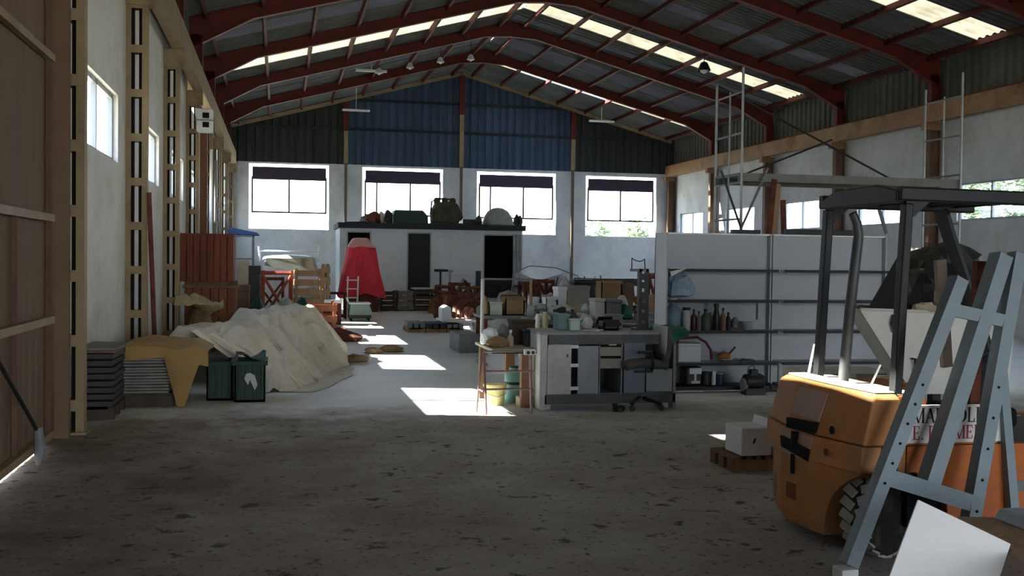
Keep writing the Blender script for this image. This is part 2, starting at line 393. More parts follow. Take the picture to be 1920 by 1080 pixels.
names_f = ['over the entrance', 'over the forklift', 'over the near end of the brown door', 'over the stone bench', 'above the tarpaulin heap', 'crossing above the wooden cabinets', 'before the middle rooflight strip', 'behind the middle rooflight strip', 'carrying the small lamps', 'against the gable sheeting']
pf = portal(); pf.location.y = YFR[0]; pf['label'] = 'red steel roof frame '+names_f[0]
for y, nm in list(zip(YFR, names_f))[1:]:
    if y > 41: y = 41.15
    copy_tree(pf, label='red steel roof frame '+nm, loc=(0, y, 0))

# crane beams
for s, X, lab in ((1, -1.66, 'cream crane runway beam along the whitewashed wall'), (-1, 15.45, 'tan rusty crane runway beam along the panel wall')):
    t = thing('crane_beam', lab, 'crane beam', (X, 0, 0))
    m = M_cream if s == 1 else M_beam
    mb = MB(); mb.b2((-.1, YF+.1, 5.42), (.1, YB-.2, 5.45)); mb.b2((-.1, YF+.1, 5.02), (.1, YB-.2, 5.05)); mb.b2((-.012, YF+.1, 5.05), (.012, YB-.2, 5.42))
    mb.b2((.04 if s == 1 else -.1, YF+.1, 5.05), (.1 if s == 1 else -.04, YB-.2, 5.42))
    mb.build('beam', m, t)
    MB().b2((-.03, YF+.1, 5.45), (.03, YB-.2, 5.5)).build('rail', M_rust, t)
# laced columns on the left, plain columns on the right
def laced(x0, x1, m):
    t = thing('laced_column', '', 'column', (0, 0, 0))
    for x in (x0, x1):
        c = MB(); c.b2((x-.035, -.07, 0), (x+.035, -.06, 5)); c.b2((x-.035, .06, 0), (x+.035, .07, 5)); c.b2((x-.035 if x == x0 else x+.025, -.06, 0), (x-.025 if x == x0 else x+.035, .06, 5))
        c.build('chord', m, t)
    for x_ in (x0+.055, x1-.06): MB().b2((x_-.014, -.04, 0), (x_+.014, .04, 4.9)).build('shade_bar', M_void, t)  # dark bars that paint the shade inside the column channels
    b = MB()
    for j in range(9):
        z = .25+.56*j; b.b2((x0-.02, -.078, z-.05), (x1+.02, -.07, z+.05)); b.b2((x0-.02, .07, z-.05), (x1+.02, .078, z+.05))
    b.build('batten', m, t)
    MB().b2((x0-.06, -.11, 4.72), (x1+.1, .11, 5.02)).build('beam_bracket', m, t)
    MB().b2((x0-.06, -.12, 0), (x1+.06, .12, .02)).build('base_plate', m, t)
    return t
cl = ['beside the brown sliding door', 'behind the near stacked slabs', 'beside the stacked wooden cabinets', 'carrying the white wall box', 'just beyond the white wall box', 'third before the end wall', 'second before the end wall', 'in the corner by the first end window']
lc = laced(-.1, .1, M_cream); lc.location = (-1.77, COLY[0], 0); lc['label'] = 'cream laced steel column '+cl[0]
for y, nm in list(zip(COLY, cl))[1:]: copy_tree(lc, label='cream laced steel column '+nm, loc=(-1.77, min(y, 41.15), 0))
def icol(m):
    t = thing('wall_column', '', 'column', (0, 0, 0))
    c = MB(); c.b2((-.06, -.01, 0), (.18, .01, 5)); c.b2((-.08, -.09, 0), (-.06, .09, 5)); c.b2((.18, -.09, 0), (.2, .09, 5)); c.build('column_shaft', m, t)
    MB().b2((-.22, -.11, 4.85), (.2, .11, 5.02)).build('beam_bracket', M_beam, t)
    MB().b2((-.12, -.14, 0), (.24, .14, .02)).build('base_plate', m, t)
    return t
cr = ['behind the near scaffold frame', 'just beyond the forklift roof', 'between the far side windows', 'behind the white shelving', 'leaned on by scrap planks', 'beside the patch of sun', 'second before the end wall', 'in the corner by the fourth end window']
M_cr = mat('dull_brown_steel', '#5e4635', rough=.7, var=.25, scale=2, dirt='#35221a', dirt_amt=.6)
ic = icol(M_cr); ic.location = (15.55, COLY[0], 0); ic['label'] = 'brown steel wall column '+cr[0]
for y, nm in list(zip(COLY, cr))[1:]: copy_tree(ic, label='brown steel wall column '+nm, loc=(15.55, min(y, 41.15), 0))

# lamps
def pendant(label, loc, m, r, top, name='pendant_lamp'):
    t = thing(name, label, 'lamp', loc); MB().tube([(0, 0, r), (0, 0, top)], .012, 6).build('cord', M_dark, t)
    MB().lathe([(.02, r), (r*.5, r*.8), (r, -r*.3), (r*.95, -r*.35), (r*.4, r*.6)], n=16).build('shade', m, t, smooth=True)
    MB().lathe([(.01, -r*.75), (r*.5, -r*.5), (r*.6, -r*.1), (r*.3, r*.4)], n=14).build('bulb', M_white, t, smooth=True)
    return t
for i, (x, z) in enumerate(((3.12, 7.56), (4.12, 7.78), (5.11, 8.01), (6.11, 8.15))):
    pendant(['small white lamp lowest in the row under the roof slope', 'second lowest small white lamp under the roof slope', 'third small white lamp under the roof slope', 'small white lamp closest to the ridge'][i], (x, 34.6, z), M_white, .13, zr(x)-z-.02)
pendant('dark bell shaped lamp hanging before the bright rooflights', (11.9, 28.9, 7.13), M_dark, .2, zr(11.9)-7.15)
for i, (x, y, z) in enumerate(((2.9, 34.9, 7.6), (2.75, 39.6, 6.95), (12.2, 39.8, 6.95))):
    single('tube_light', MB().b2((-.5, -.05, 0), (.5, .05, .07)).b2((-.01, -.01, .07), (.01, .01, zr(x)-z-.01)), M_white, ['white tube light hanging near the row of small lamps', 'white tube light high before the blue gable beside the first post', 'white tube light high before the dark end sheeting'][i], 'lamp', (x, y, z))

# windows
M_alu = mat('white_window_frame', '#7f8488', rough=.4, var=.05, scale=2)
M_dfr = mat('thin_dark_window_frame', '#2b292f', rough=.5, var=.1)
G = glass()
wi = 1
for k, (a, b) in enumerate(wins):
    t = thing('window_%d' % wi, 'white two-pane sliding window in the whitewashed wall', None, (XL-.09, 0, 0), kind='structure'); wi += 1
    f = MB(); f.b2((-.03, a, WZ0), (.03, b, WZ0+.05)); f.b2((-.03, a, WZ1-.05), (.03, b, WZ1)); m_ = (a+b)/2
    for y in (a+.025, m_, b-.025): f.b2((-.03, y-.03, WZ0), (.03, y+.03, WZ1))
    f.build('window_frame', M_alu, t); MB().b2((-.004, a+.05, WZ0+.05), (.004, b-.05, WZ1-.05)).build('pane', G, t)
for k, (a, b) in enumerate(wins_r):
    t = thing('window_%d' % (30+k), 'white two-pane window in the grey panel wall', None, (XR+.09, 0, 0), kind='structure')
    f = MB(); f.b2((-.03, a, 2.62), (.03, b, 2.67)); f.b2((-.03, a, 3.47), (.03, b, 3.52)); m_ = (a+b)/2
    for y in (a+.025, m_, b-.025): f.b2((-.03, y-.03, 2.62), (.03, y+.03, 3.52))
    f.build('window_frame', M_alu, t); MB().b2((-.004, a+.05, 2.67), (.004, b-.05, 3.47)).build('pane', G, t)
M_shut = mat('dark_purple_roller_blind', '#3a3242', rough=.7, var=.12, scale=3)
for k, (x0, x1, z0, z1) in enumerate(bw):
    t = thing('window_%d' % (40+k), 'large end wall window with dark rolled blind box', None, (0, YB+.12, 0), kind='structure')
    f = MB()
    f.b2((x0+.12, -.03, z1-.62), (x1-.1, .03, z1-.56)); f.b2((x0+.12, -.03, z0+.62), (x1-.1, .03, z0+.68))
    if k in (0, 3): ms = [x0+.14, (x0+x1)/2, x1-.12]
    else: ms = [x0+.14, x0+.58, (x0+x1)/2+.3, x1-.12]
    for x in ms: f.b2((x-.03, -.03, z0+.63), (x+.03, .03, z1-.5))
    f.build('window_frame', M_dfr, t)
    MB().b2((x0+.14, -.07, z1-.62), (x1-.12, .04, z1-.14)).build('blind_box', M_shut, t)
    e = MB(); e.b2((x0, -.1, z0-.03), (x1, .08, z0+.02)); e.b2((x0, -.1, z1-.03), (x1, .08, z1)); e.b2((x0, -.1, z0), (x0+.02, .08, z1)); e.b2((x1-.02, -.1, z0), (x1, .08, z1)); e.build('reveal', M_white, t)
    MB().b2((x0+.02, -.004, z0+.02), (x1-.02, .004, z1-.14)).build('pane', G, t)

# sliding door at the left
t = thing('door_1', 'tall brown sliding door with horizontal rails', None, (-1.86, 0, 0), kind='structure')
M_door = mat('brown_door_sheet', '#6b5744', rough=.75, var=.08, scale=1.2, dirt='#5c4a3a', dirt_amt=.4, stretch=(1, 1.5, .5))
d = MB(); n = 30; vs = []; fs = []
pr = corr(None, n, .006)
for u, a in pr:
    y = 2.9+6.45*u; vs += [(a, y, .035), (a, y, 4.58)]
for i in range(len(pr)-1): fs.append((2*i, 2*i+2, 2*i+3, 2*i+1))
d.add(vs, fs); d.build('door_panel', M_door, t, solid=.02)
r = MB()
for z in (.08, 1.02, 1.85, 3.15, 4.5): r.b2((.02, 2.9, z-.03), (.07, 9.36, z+.03))
r.build('door_rail', M_cream, t)
r = MB()
for y in (2.93, 6.2, 9.32): r.b2((.01, y-.045, .035), (.06, y+.045, 4.56))
r.build('door_stile', M_cr, t)
w = MB()
for y in (7.05, 8.15): w.b2((.015, y-.012, .1), (.05, y+.012, 1.9))
w.b2((.015, 7.05, 1.88), (.05, 8.15, 1.9)); w.build('wicket_frame', M_cr, t)
struct('trim_1', MB().b2((-1.89, YF+.3, 4.58), (-1.8, 9.6, 4.65)), M_cr, 'sliding door track')
# slim dark post at the door jamb
single('door_jamb_post', MB().b2((-.065, -.04, 0), (.065, .04, 4.95)), mat('brown_jamb_paint', '#6d5743', rough=.7, var=.15, scale=2, dirt='#4a382a', dirt_amt=.5), 'brown steel jamb post at the edge of the sliding door', 'post', (-1.79, 9.62, 0))

# ================================================================== outdoors and light
M_gr = mat('pale_dry_ground', '#b5a98c', rough=1, var=.15, scale=.3)
struct('ground', MB().b2((-60, -60, -.5), (80, 120, -.32)), M_gr, 'pale dry ground outside the hall')
M_leaf = mat('grey_green_leaves', '#6d7f55', rough=.8, var=.35, scale=3)
M_bark = mat('grey_bark', '#6b5d4c', rough=.9)
def tree(name, label, loc, h, r, n, seed, cz=.62):
    rnd = random.Random(seed); t = thing(name, label, 'tree', loc)
    tr = MB(); tr.tube([(0, 0, -.32), (.05, 0, h*.3), (-.05, .05, h*.62), (0, 0, h*.85)], [.12, .1, .06, .02], 7)
    for i in range(9):
        a = rnd.uniform(0, 2*PI); z = h*rnd.uniform(.3, .7); tr.tube([(0, 0, z), (math.cos(a)*r*.7, math.sin(a)*r*.7, z+h*.18)], [.035, .008], 5)
    tr.build('trunk', M_bark, t)
    lf = MB()
    for i in range(n):
        d = Vector((rnd.gauss(0, 1), rnd.gauss(0, 1), rnd.gauss(0, 1))).normalized()*rnd.uniform(.35, 1)
        p = Vector((d.x*r, d.y*r, h*cz+d.z*h*.36)); q = rnd.uniform(.07, .16)
        M = Matrix.Rotation(rnd.uniform(0, 6), 3, 'Z') @ Matrix.Rotation(rnd.uniform(0, 3), 3, 'X')
        lf.add([p+M @ Vector(v) for v in ((-q, 0, 0), (0, -q*.45, .02), (q, 0, 0), (0, q*.45, .02))], [(0, 1, 2, 3)])
    lf.build('foliage', M_leaf, t)
tree('olive_tree', 'leafy tree outside the side window beyond the forklift', (22.3, 29.8, 0), 6.0, 2.0, 3200, 1)
tree('shrub', 'tall pale bush outside the fourth end window', (16.6, 48.0, 0), 4.0, 1.3, 1200, 2, .6)
tree('shrub', 'rounded bush outside the fourth end window near its middle post', (15.2, 50.0, 0), 3.9, .9, 900, 3, .6)
tree('shrub', 'low pale bush seen past the sill of the third end window', (14.2, 54.0, 0), 3.6, 1.2, 800, 4, .6)

W = bpy.data.worlds.new('sky'); S.world = W; W.use_nodes = True
N = W.node_tree.nodes; L = W.node_tree.links; bg = N['Background']
tc = N.new('ShaderNodeTexCoord'); sp = N.new('ShaderNodeSeparateXYZ'); rp = N.new('ShaderNodeValToRGB')
L.new(tc.outputs['Generated'], sp.inputs[0]); L.new(sp.outputs['Z'], rp.inputs[0]); L.new(rp.outputs[0], bg.inputs[0])
rp.color_ramp.elements[0].color = (.95, .97, 1, 1); rp.color_ramp.elements[1].color = (.42, .62, 1, 1); rp.color_ramp.elements[0].position = .0; rp.color_ramp.elements[1].position = .8
bg.inputs[1].default_value = SKY_STR = 2.0
sd = bpy.data.lights.new('sun', 'SUN'); sd.energy = 11.0; sd.angle = .009; sd.color = (1, .93, .82)
so = bpy.data.objects.new('sun', sd); COL.objects.link(so)
so.rotation_euler = Vector((1.26, -.28, -1)).to_track_quat('-Z', 'Y').to_euler()
vs_ = S.view_settings; vs_.view_transform = 'Standard'; vs_.look = 'None'; vs_.exposure = 2.35; vs_.gamma = 1
# ================================================================== left side things
M_tarp = mat('cream_tarpaulin', '#c2b9a5', rough=.75, var=.08, scale=2, dirt='#9c8f74', dirt_amt=.45)
M_tarp2 = mat('ochre_tarpaulin', '#967848', rough=.75, var=.12, scale=2.5, dirt='#7d6238', dirt_amt=.5)
M_slab = mat('grey_stone_slab', '#706e67', rough=.7, var=.2, scale=5, dirt='#5d5a54', dirt_amt=.5)
M_slabd = mat('dark_stone_slab', '#383a38', rough=.7, var=.25, scale=5, dirt='#3b3d3b', dirt_amt=.5)

# prop bar leaning on the door
p = at(3, 655, 7.3); q = floor_at(72, 872)
t = thing('prop_bar', 'dark steel bar with a heavy grey foot propped against the brown door', 'bar', (q.x, q.y, 0))
a = Vector((-1.76-q.x, 7.2-q.y, .98)); b = Vector((-.01, 0, .26))
MB().tube([b, a], .016, 8).build('shaft', M_dark, t, smooth=True)
MB().tube([(0, 0, .0), (.01, 0, .1), (.0, 0, .28)], [.018, .042, .03], 8).build('foot', M_mgrey, t, smooth=True)
MB().lathe([(.01, -.05), (.05, -.02), (.05, .03), (.01, .05)], a, 10).build('knob', M_rust, t, smooth=True)

# pallets
def pallet(label, loc, w=1.0, d=1.0, h=.13, rz=0, group=None, m=None):
    t = thing('pallet', label, 'pallet', loc, rz, group); m = m or M_pallet
    for i in range(3): MB().b2((-w/2, -d/2+i*(d-.1)/2, 0), (w/2, -d/2+.1+i*(d-.1)/2, h-.022)).build('runner', m, t)
    mb = MB(); n = 6
    for i in range(n): x = -w/2+(w-.11)*i/(n-1); mb.b2((x, -d/2, h-.02), (x+.11, d/2, h))
    mb.build('deck_boards', m, t); return t

# two stacks of slabs at the wall
pa = pallet('dark pallet under the near stack of thin stone slabs', (-1.34, 11.95, 0), .60, 1.0, .14, 0, None, wood('dark_pallet_wood', '#3f352a', '#241d17'))
rnd = random.Random(3); z = .142; sl0 = None
for i in range(15):
    h = .024; mbs = MB().b2((-.28, -.45, 0), (.28, .45, h))
    if sl0 is None: sl0 = single('stone_slab', mbs, M_slab, 'thin grey stone slab in the near stack under the ochre tarpaulin', 'slab', (-1.34, 11.9, z), group='slabs in the near stack', bevel=.003); o = sl0
    else: o = sl0.copy(); COL.objects.link(o)
    o.location = (-1.37+.005*i+rnd.uniform(-.012, .012), 11.9+rnd.uniform(-.02, .02), z); o.rotation_euler = (0, 0, rnd.uniform(-.02, .02)); z += .0305
zt = z
pallet('dark pallet against the whitewashed wall under the thick dark slabs', (-1.69, 11.0, 0), .36, .78, .12, 0, None, wood('dark_pallet_wood', '', ''))
z = .122; s2 = None
for i in range(8):
    mbs = MB().b2((-.17, -.38, 0), (.17, .38, .05))
    if s2 is None: s2 = single('stone_slab', mbs, M_slabd, 'thick dark slab in the stack tight against the whitewashed wall', 'slab', group='slabs in the wall side stack', bevel=.005); o = s2
    else: o = s2.copy(); COL.objects.link(o)
    o.location = (-1.69+rnd.uniform(-.01, .01), 11.0+rnd.uniform(-.02, .02), z); o.rotation_euler = (0, 0, rnd.uniform(-.02, .02)); z += .064
for i, (dx, col, lab) in enumerate(((0, M_oak, 'brown board lying on the wall side slab stack'), (.02, M_mgrey, 'grey sheet lying crooked on top of the brown board'))):
    single('loose_board', MB().b2((-.18, -.42, 0), (.19, .40, .02)), col, lab, 'board', (-1.68+dx, 11.0, z+i*.024), rz=-.05*i, bevel=.003)

# ochre tarp over the near slabs with a hanging corner
def sheet(fn, nu, nv, mb=None): return (mb or MB()).grid(fn, nu, nv)
def ochre(u, v):
    x = -1.72+1.02*u; y = 11.36+1.15*v; z = zt+.045+.012*math.sin(7*u+5*v)+.02*noise.noise(Vector((u*4, v*4, 1)))
    if u < .15: z -= (.15-u)*.9*.6
    if u > .84: z -= (u-.84)*.5
    if v < .16:                       # front flap folding over the edge
        k = (.16-v)/.16; drop = .15+.02*math.sin(9*u)
        if u > .55: drop += .60*max(0, 1-abs(u-.74)/.17)
        z -= drop*k; y = 11.36+.03*k*math.sin(14*u)+.02
    return (x, y, max(z, .01))
single('tarpaulin', sheet(ochre, 64, 40), M_tarp2, 'ochre tarpaulin over the near slab stack with one corner hanging down', 'tarpaulin', solid=.006)

# cream tarp thrown over a long heap
heap = [(-1.0, 13.2, .66, .9, .25), (-.98, 14.6, .60, 1.0, .3), (-.5, 14.2, .66, 1.0, .3), (-.1, 15.6, .76, 1.0, .3), (.22, 16.6, .78, 1.05, .34), (-.3, 17.2, .7, 1.0, .3), (.12, 13.7, .44, 1.3, .04), (-.02, 12.95, .34, 1.3, .02), (-1.1, 16.4, .5, .8, .3), (.62, 15.3, .28, 1.1, .05)]
def cream_z(x, y):
    z = 0
    for hx, hy, hh, sl, r0 in heap:
        d = max(0, math.hypot((x-hx), (y-hy)*.5)-r0); a = math.atan2((y-hy)*.5, x-hx)
        z = max(z, hh-sl*d*(1+.30*abs(math.sin(2.5*a+hx*7+hy*3))))
    fold = abs(noise.noise(Vector((x*2.3+y*.6, y*1.1, 0))))+.5*abs(noise.noise(Vector((x*5.5-y, y*2.6, 5))))
    z += .15*(.35-fold)*min(1, z*5)
    return max(.004+.014*abs(noise.noise(Vector((x*9, y*7, 2)))), z)
def cream(u, v):
    # ragged plan outline
    y = 12.5+6.2*v
    xl = -1.5 if v > .04 else -.1
    xr = .42+.62*math.sin(PI*min(1, v*1.0)**.9)+.1*noise.noise(Vector((v*9, 3, 1)))
    x0 = (-.98 if v > .06 else -.3) if v < .12 else -1.45
    x = x0+(xr-x0)*u
    return (x, y+.08*noise.noise(Vector((u*6, 1, v*3))), cream_z(x, y))
single('tarpaulin', sheet(cream, 110, 130), M_tarp, 'large cream tarpaulin crumpled over a long low heap', 'tarpaulin', smooth=False)
def scrap(u, v):
    x = -1.68+.75*u; y = 18.3+1.3*v; return (x, y, .76+.16*math.sin(5*u+3*v)*math.sin(4*v)+.08*noise.noise(Vector((u*5, v*5, 8))))
single('tarpaulin', sheet(scrap, 26, 26), mat('pale_straw_tarpaulin', '#b9ad84', rough=.8, var=.12, scale=3), 'small crumpled straw coloured sheet lying beyond the ochre tarpaulin', 'tarpaulin', solid=.006)
single('covered_bale', MB().blob((0, 0, .24), (.26, .45, .44), 4, .08), M_card, 'brown bale under the crumpled straw coloured sheet', 'bale', (-1.33, 19.1, .0))

# green crates
def bin_(label, loc, w, d, h, m, rz=0, cat='crate', name='plastic_crate', badge=None, group=None):
    t = thing(name, label, cat, loc, rz, group)
    c = MB(); e = .02
    c.b2((-w/2, -d/2, 0), (w/2, d/2, .03)); c.b2((-w/2, -d/2, 0), (w/2, -d/2+e, h)); c.b2((-w/2, d/2-e, 0), (w/2, d/2, h)); c.b2((-w/2, -d/2, 0), (-w/2+e, d/2, h)); c.b2((w/2-e, -d/2, 0), (w/2, d/2, h))
    for i in range(4): x = -w/2+w*(i+.5)/4; c.b2((x-.01, -d/2-.012, .03), (x+.01, -d/2, h-.06))
    c.build('body', m, t, bevel=.004)
    r = MB(); o = .025
    r.b2((-w/2-o, -d/2-o, h-.045), (w/2+o, -d/2, h)); r.b2((-w/2-o, d/2, h-.045), (w/2+o, d/2+o, h)); r.b2((-w/2-o, -d/2, h-.045), (-w/2, d/2, h)); r.b2((w/2, -d/2, h-.045), (w/2+o, d/2, h))
    r.build('rim', m, t, bevel=.006)
    if badge:
        MB().prism([(-.06, .58*h), (-.02, .42*h), (.0, .55*h), (.05, .3*h), (.08, .42*h), (.05, .66*h), (.0, .72*h), (-.04, .7*h)], 'y', -d/2-.016, -d/2-.013).build('white_smear', M_lgrey, t)
    return t
X, Z, w, h = rect(385, 693, 435, 768, 11.75); bin_('dark green plastic crate next to the hanging tarpaulin corner', (X-.0, 12.12, 0), .27, .5, .42, M_green)
X, Z, w, h = rect(432, 690, 487, 770, 11.75); bin_('dark green plastic crate with a white smear on its front', (X+.05, 11.95, 0), .32, .5, .44, M_green, badge=True)
single('folded_sheet', sheet(lambda u, v: (-.16+.32*u, -.22+.44*v, .06+.035*math.sin(6*u+2*v)+.03*noise.noise(Vector((u*5, v*5, 3)))), 16, 16), M_green, 'rumpled green sheet stuffed into the smeared green crate', 'sheet', (X+.05, 11.95, .42), solid=.006)
# small debris beside heap
def chunk(label, loc, r, m, seed, name='stone_chunk', cat='rubble piece'):
    return single(name, MB().blob((0, 0, r[2]*.55), r, seed, .3, 10), m, label, cat, loc)
for i, (px, py, r, lab) in enumerate(((630, 633, .2, 'dark lump at the far edge of the cream tarpaulin'), (655, 640, .16, 'flat dark lump before the sun patch'), (735, 660, .13, 'brown lump between two sun patches'), (700, 663, .1, 'small brown lump in the shaded strip between sun patches'), (668, 678, .12, 'flat grey lump at the fringe of the cream tarpaulin'))):
    f = floor_at(px, py); chunk(lab, (f.x, f.y, 0), (r*1.6, r, r*.6), M_rust if i < 2 else M_card, 20+i)
# pole leaning on the column
f = at(275, 620, 13.9)
single('leaning_pole', MB().tube([(-1.5, 14.1, .02), (-1.6, 14.15, 2.35)], .03, 8), M_rust, 'thin rust brown pole leaning by the second cream column', 'pole')

# wooden cabinets stack
M_rw = wood('dark_red_planks', '#6f3828', '#43190f', 5); M_bw = wood('worn_brown_planks', '#75462f', '#4b2c1d', 5)
Yc = 20.6
X, Z, w, h = rect(345, 535, 442, 612, Yc); Z0 = .0; h1 = at(390, 535, Yc).z
t = thing('wooden_crate', 'worn brown plank crate under the dark red one', 'crate', (X, Yc+.5, 0))
b = MB(); n = 6
for i in range(n): x = -w/2+w*i/n; b.b2((x+.005, -.5, .06), (x+w/n-.005, .5, h1-.05))
b.build('planks', M_bw, t, bevel=.006)
MB().b2((-w/2-.03, -.53, h1-.05), (w/2+.03, .53, h1)).build('lid', M_oak, t); MB().b2((-w/2, -.5, 0), (w/2, .5, .06)).build('base', M_oak, t)
MB().b2((-w/2, -.52, h1*.42), (w/2, -.5, h1*.42+.08)).build('batten', M_bw, t)
X2, Z2, w2, h2 = rect(337, 438, 438, 527, Yc); zt2 = at(390, 438, Yc).z
for k_, nm_ in ((-.38, 'front'), (.38, 'rear')): single('timber_bearer', MB().b2((-w/2, -.07, 0), (w/2, .07, .07)), M_oak, nm_+' timber bearer between the two stacked plank crates', 'timber', (X, Yc+.5+k_, h1))
t = thing('wooden_crate', 'dark red plank crate resting on top of the brown one', 'crate', (X2, Yc+.45, h1+.07))
hh = zt2-h1-.07; b = MB(); n = 8
for i in range(n): x = -w2/2+w2*i/n; b.b2((x+.004, -.5, 0), (x+w2/n-.004, .5, hh-.02+.006*(i % 2)))
b.build('planks', M_rw, t, bevel=.008); MB().b2((-w2/2-.015, -.515, hh-.04), (w2/2+.015, .515, hh)).build('lid', M_rw, t)
# dark cupboard at their left, light thing right
X, Z, w, h = rect(322, 455, 340, 612, 20.0); single('dark_board', MB().b2((-w/2, -.2, 0), (w/2, .2, 1.7)), M_dark, 'narrow black panel standing beside the plank crates', 'panel', (-1.42-.27, 21.9, 0))
# white wall box
X, Z, w, h = rect(370, 207, 400, 250, 23.2)
t = thing('wall_box', 'white box with two dark openings fixed high on a column', 'wall unit', (X, 23.1, Z))
MB().b2((-w/2, -.16, 0), (w/2, .1, h)).build('housing', M_white, t, bevel=.01)
for z in (.1, .3): MB().b2((-w/2+.12, -.175, z*h/.5), (-w/2+.25, -.155, z*h/.5+.11)).build('opening', M_void, t)
MB().b2((-w/2-.02, -.18, h*.48), (w/2+.02, -.16, h*.54)).build('seam', M_galv, t)
# tall wood boards between columns further back
for i, (x0, x1, y0, Y, m, lab) in enumerate(((374, 388, 250, 24.4, M_oak, 'tall brown board standing behind the white wall box'), (392, 398, 280, 27.2, M_white, 'tall white tube standing between the far cream columns'), (401, 407, 300, 29.5, M_galv, 'tall grey tube beside the far cream columns'))):
    X, Z, w, h = rect(x0, y0, x1, 480, Y); zz = at(x0, y0, Y).z
    single('tall_board' if i == 0 else 'tall_tube', MB().b2((-w/2, -.03, 0), (w/2, .03, zz)) if i == 0 else MB().tube([(0, 0, 0), (0, 0, zz)], w/2, 10), m, lab, 'board' if i == 0 else 'tube', (X, Y, 0))

# blue boat-like sheet lying on a high rack at the far left
def rack(name, label, cat, x0, x1, y0, Y, d, m, shelves=2, group=None, r=.03):
    a = at(x0, y0, Y); b = at(x1, y0, Y); w = b.x-a.x; z = a.z
    t = thing(name, label, cat, ((a.x+b.x)/2, Y+d/2, 0), group=group)
    for sx in (-1, 1):
        for sy in (-1, 1): MB().b2((sx*(w/2-r)-r, sy*(d/2-r)-r, 0), (sx*(w/2-r)+r, sy*(d/2-r)+r, z)).build('post', m, t)
    for i in range(shelves):
        zz = z*(i+1)/shelves; MB().b2((-w/2, -d/2, zz-.05), (w/2, d/2, zz-.01)).build('shelf', m, t)
    return t, (a.x+b.x)/2, Y+d/2, z, w
t, X, Y, z, w = rack('storage_rack', 'dull rack holding the blue sheet near the first end window', 'rack', 424, 476, 440, 36.5, .9, M_mgrey, 3)
single('blue_sheet', MB().prism([(-w/2+.1, 0), (w/2+.2, .0), (w/2+.1, .1), (-w/2+.2, .24), (-w/2+.05, .2)], 'y', -.4, .4), M_blue, 'blue folded cover lying high up near the first end window', 'cover', (X, Y, z-.008), bevel=.03)

# ---------------------------------------------------------------- car with ladder rack
M_car = mat('pale_car_paint', '#b9bcbb', rough=.28, var=.05, scale=2, dirt='#8f8f88', dirt_amt=.35, spec=.6)
M_cg = mat('dark_car_glass', '#2c3130', rough=.1, var=.1, spec=.8)
Yv = 28.6; a = at(482, 500, Yv); b = at(604, 500, Yv); Wc = 1.72; cx = (a.x+b.x)/2
t = thing('car', 'pale dusty car parked facing the entrance behind the crates', 'car', (cx, Yv, 0))
prof = [(-.35, .38), (-.38, .8), (0.1, .92), (.95, 1.02), (1.5, 1.5), (1.9, 1.58), (2.8, 1.55), (3.5, 1.05), (3.85, 1.0), (3.9, .4)]
body = MB(); n = len(prof); secs = [(-1, .12), (-.93, .02), (-.6, 0), (0, -.0), (.6, 0), (.93, .02), (1, .12)]
vs = []
for sx, _ in secs:
    for (y, z) in prof:
        k = 1-.16*max(0, z-.95)/.6; top = .06*(1-abs(sx)**2) if z > 1.4 else 0
        vs.append((sx*Wc/2*k, y+(.12*abs(sx)**2 if y < .1 else 0), (z-.03 if abs(sx) > .95 else z)+top))
fs = []
for i in range(len(secs)-1):
    for j in range(n): fs.append((i*n+j, i*n+(j+1) % n, (i+1)*n+(j+1) % n, (i+1)*n+j))
fs += [tuple(range(n)), tuple((len(secs)-1)*n+j for j in range(n))[::-1]]
body.add(vs, fs).build('body', M_car, t, smooth=True)
MB().add([(-.72, 1.0, 1.075), (.72, 1.0, 1.075), (.62, 1.45, 1.52), (-.62, 1.45, 1.52)], [(0, 1, 2, 3)]).build('windscreen', M_cg, t, solid=.02)
for sx in (-1, 1):
    MB().lathe([(.05, -.09), (.31, -.09), (.31, .09), (.05, .09)], (sx*.76, .45, .31), 20, Matrix.Rotation(PI/2, 3, 'Y')).build('wheel', M_rubber, t)
    MB().lathe([(.05, -.09), (.31, -.09), (.31, .09), (.05, .09)], (sx*.76, 3.1, .31), 20, Matrix.Rotation(PI/2, 3, 'Y')).build('wheel', M_rubber, t)
    MB().box((sx*.95, .95, 1.1), (.16, .08, .12)).build('wing_mirror', M_dark, t, bevel=.02)
    MB().lathe([(.02, 0), (.09, .01), (.09, .05), (.02, .05)], (sx*.6, -.37, .7), 12, Matrix.Rotation(-PI/2, 3, 'X')).build('headlamp', M_galv, t)
rk = MB()
for sx in (-1, 1): rk.tube([(sx*.8, 1.9, 1.45), (sx*.84, 1.9, 1.86)], .025, 6); rk.tube([(sx*.8, 2.7, 1.45), (sx*.84, 2.7, 1.86)], .025, 6)
rk.tube([(-.84, 1.9, 1.74), (.84, 1.9, 1.74)], .025, 6); rk.tube([(-.84, 2.7, 1.74), (.84, 2.7, 1.74)], .025, 6); rk.build('roof_rack', M_white, t)
# tilted white sheet on the bonnet
p0 = at(490, 490, 28.0)
single('leaning_sheet', MB().prism([(-.5, 0), (1.05, -.28), (.95, -.32), (-.52, -p0.z+.12)], 'y', 0, .04), M_white, 'pale triangular sheet leaning across the car bonnet', 'sheet', (p0.x+.55, 27.9, p0.z-.1))

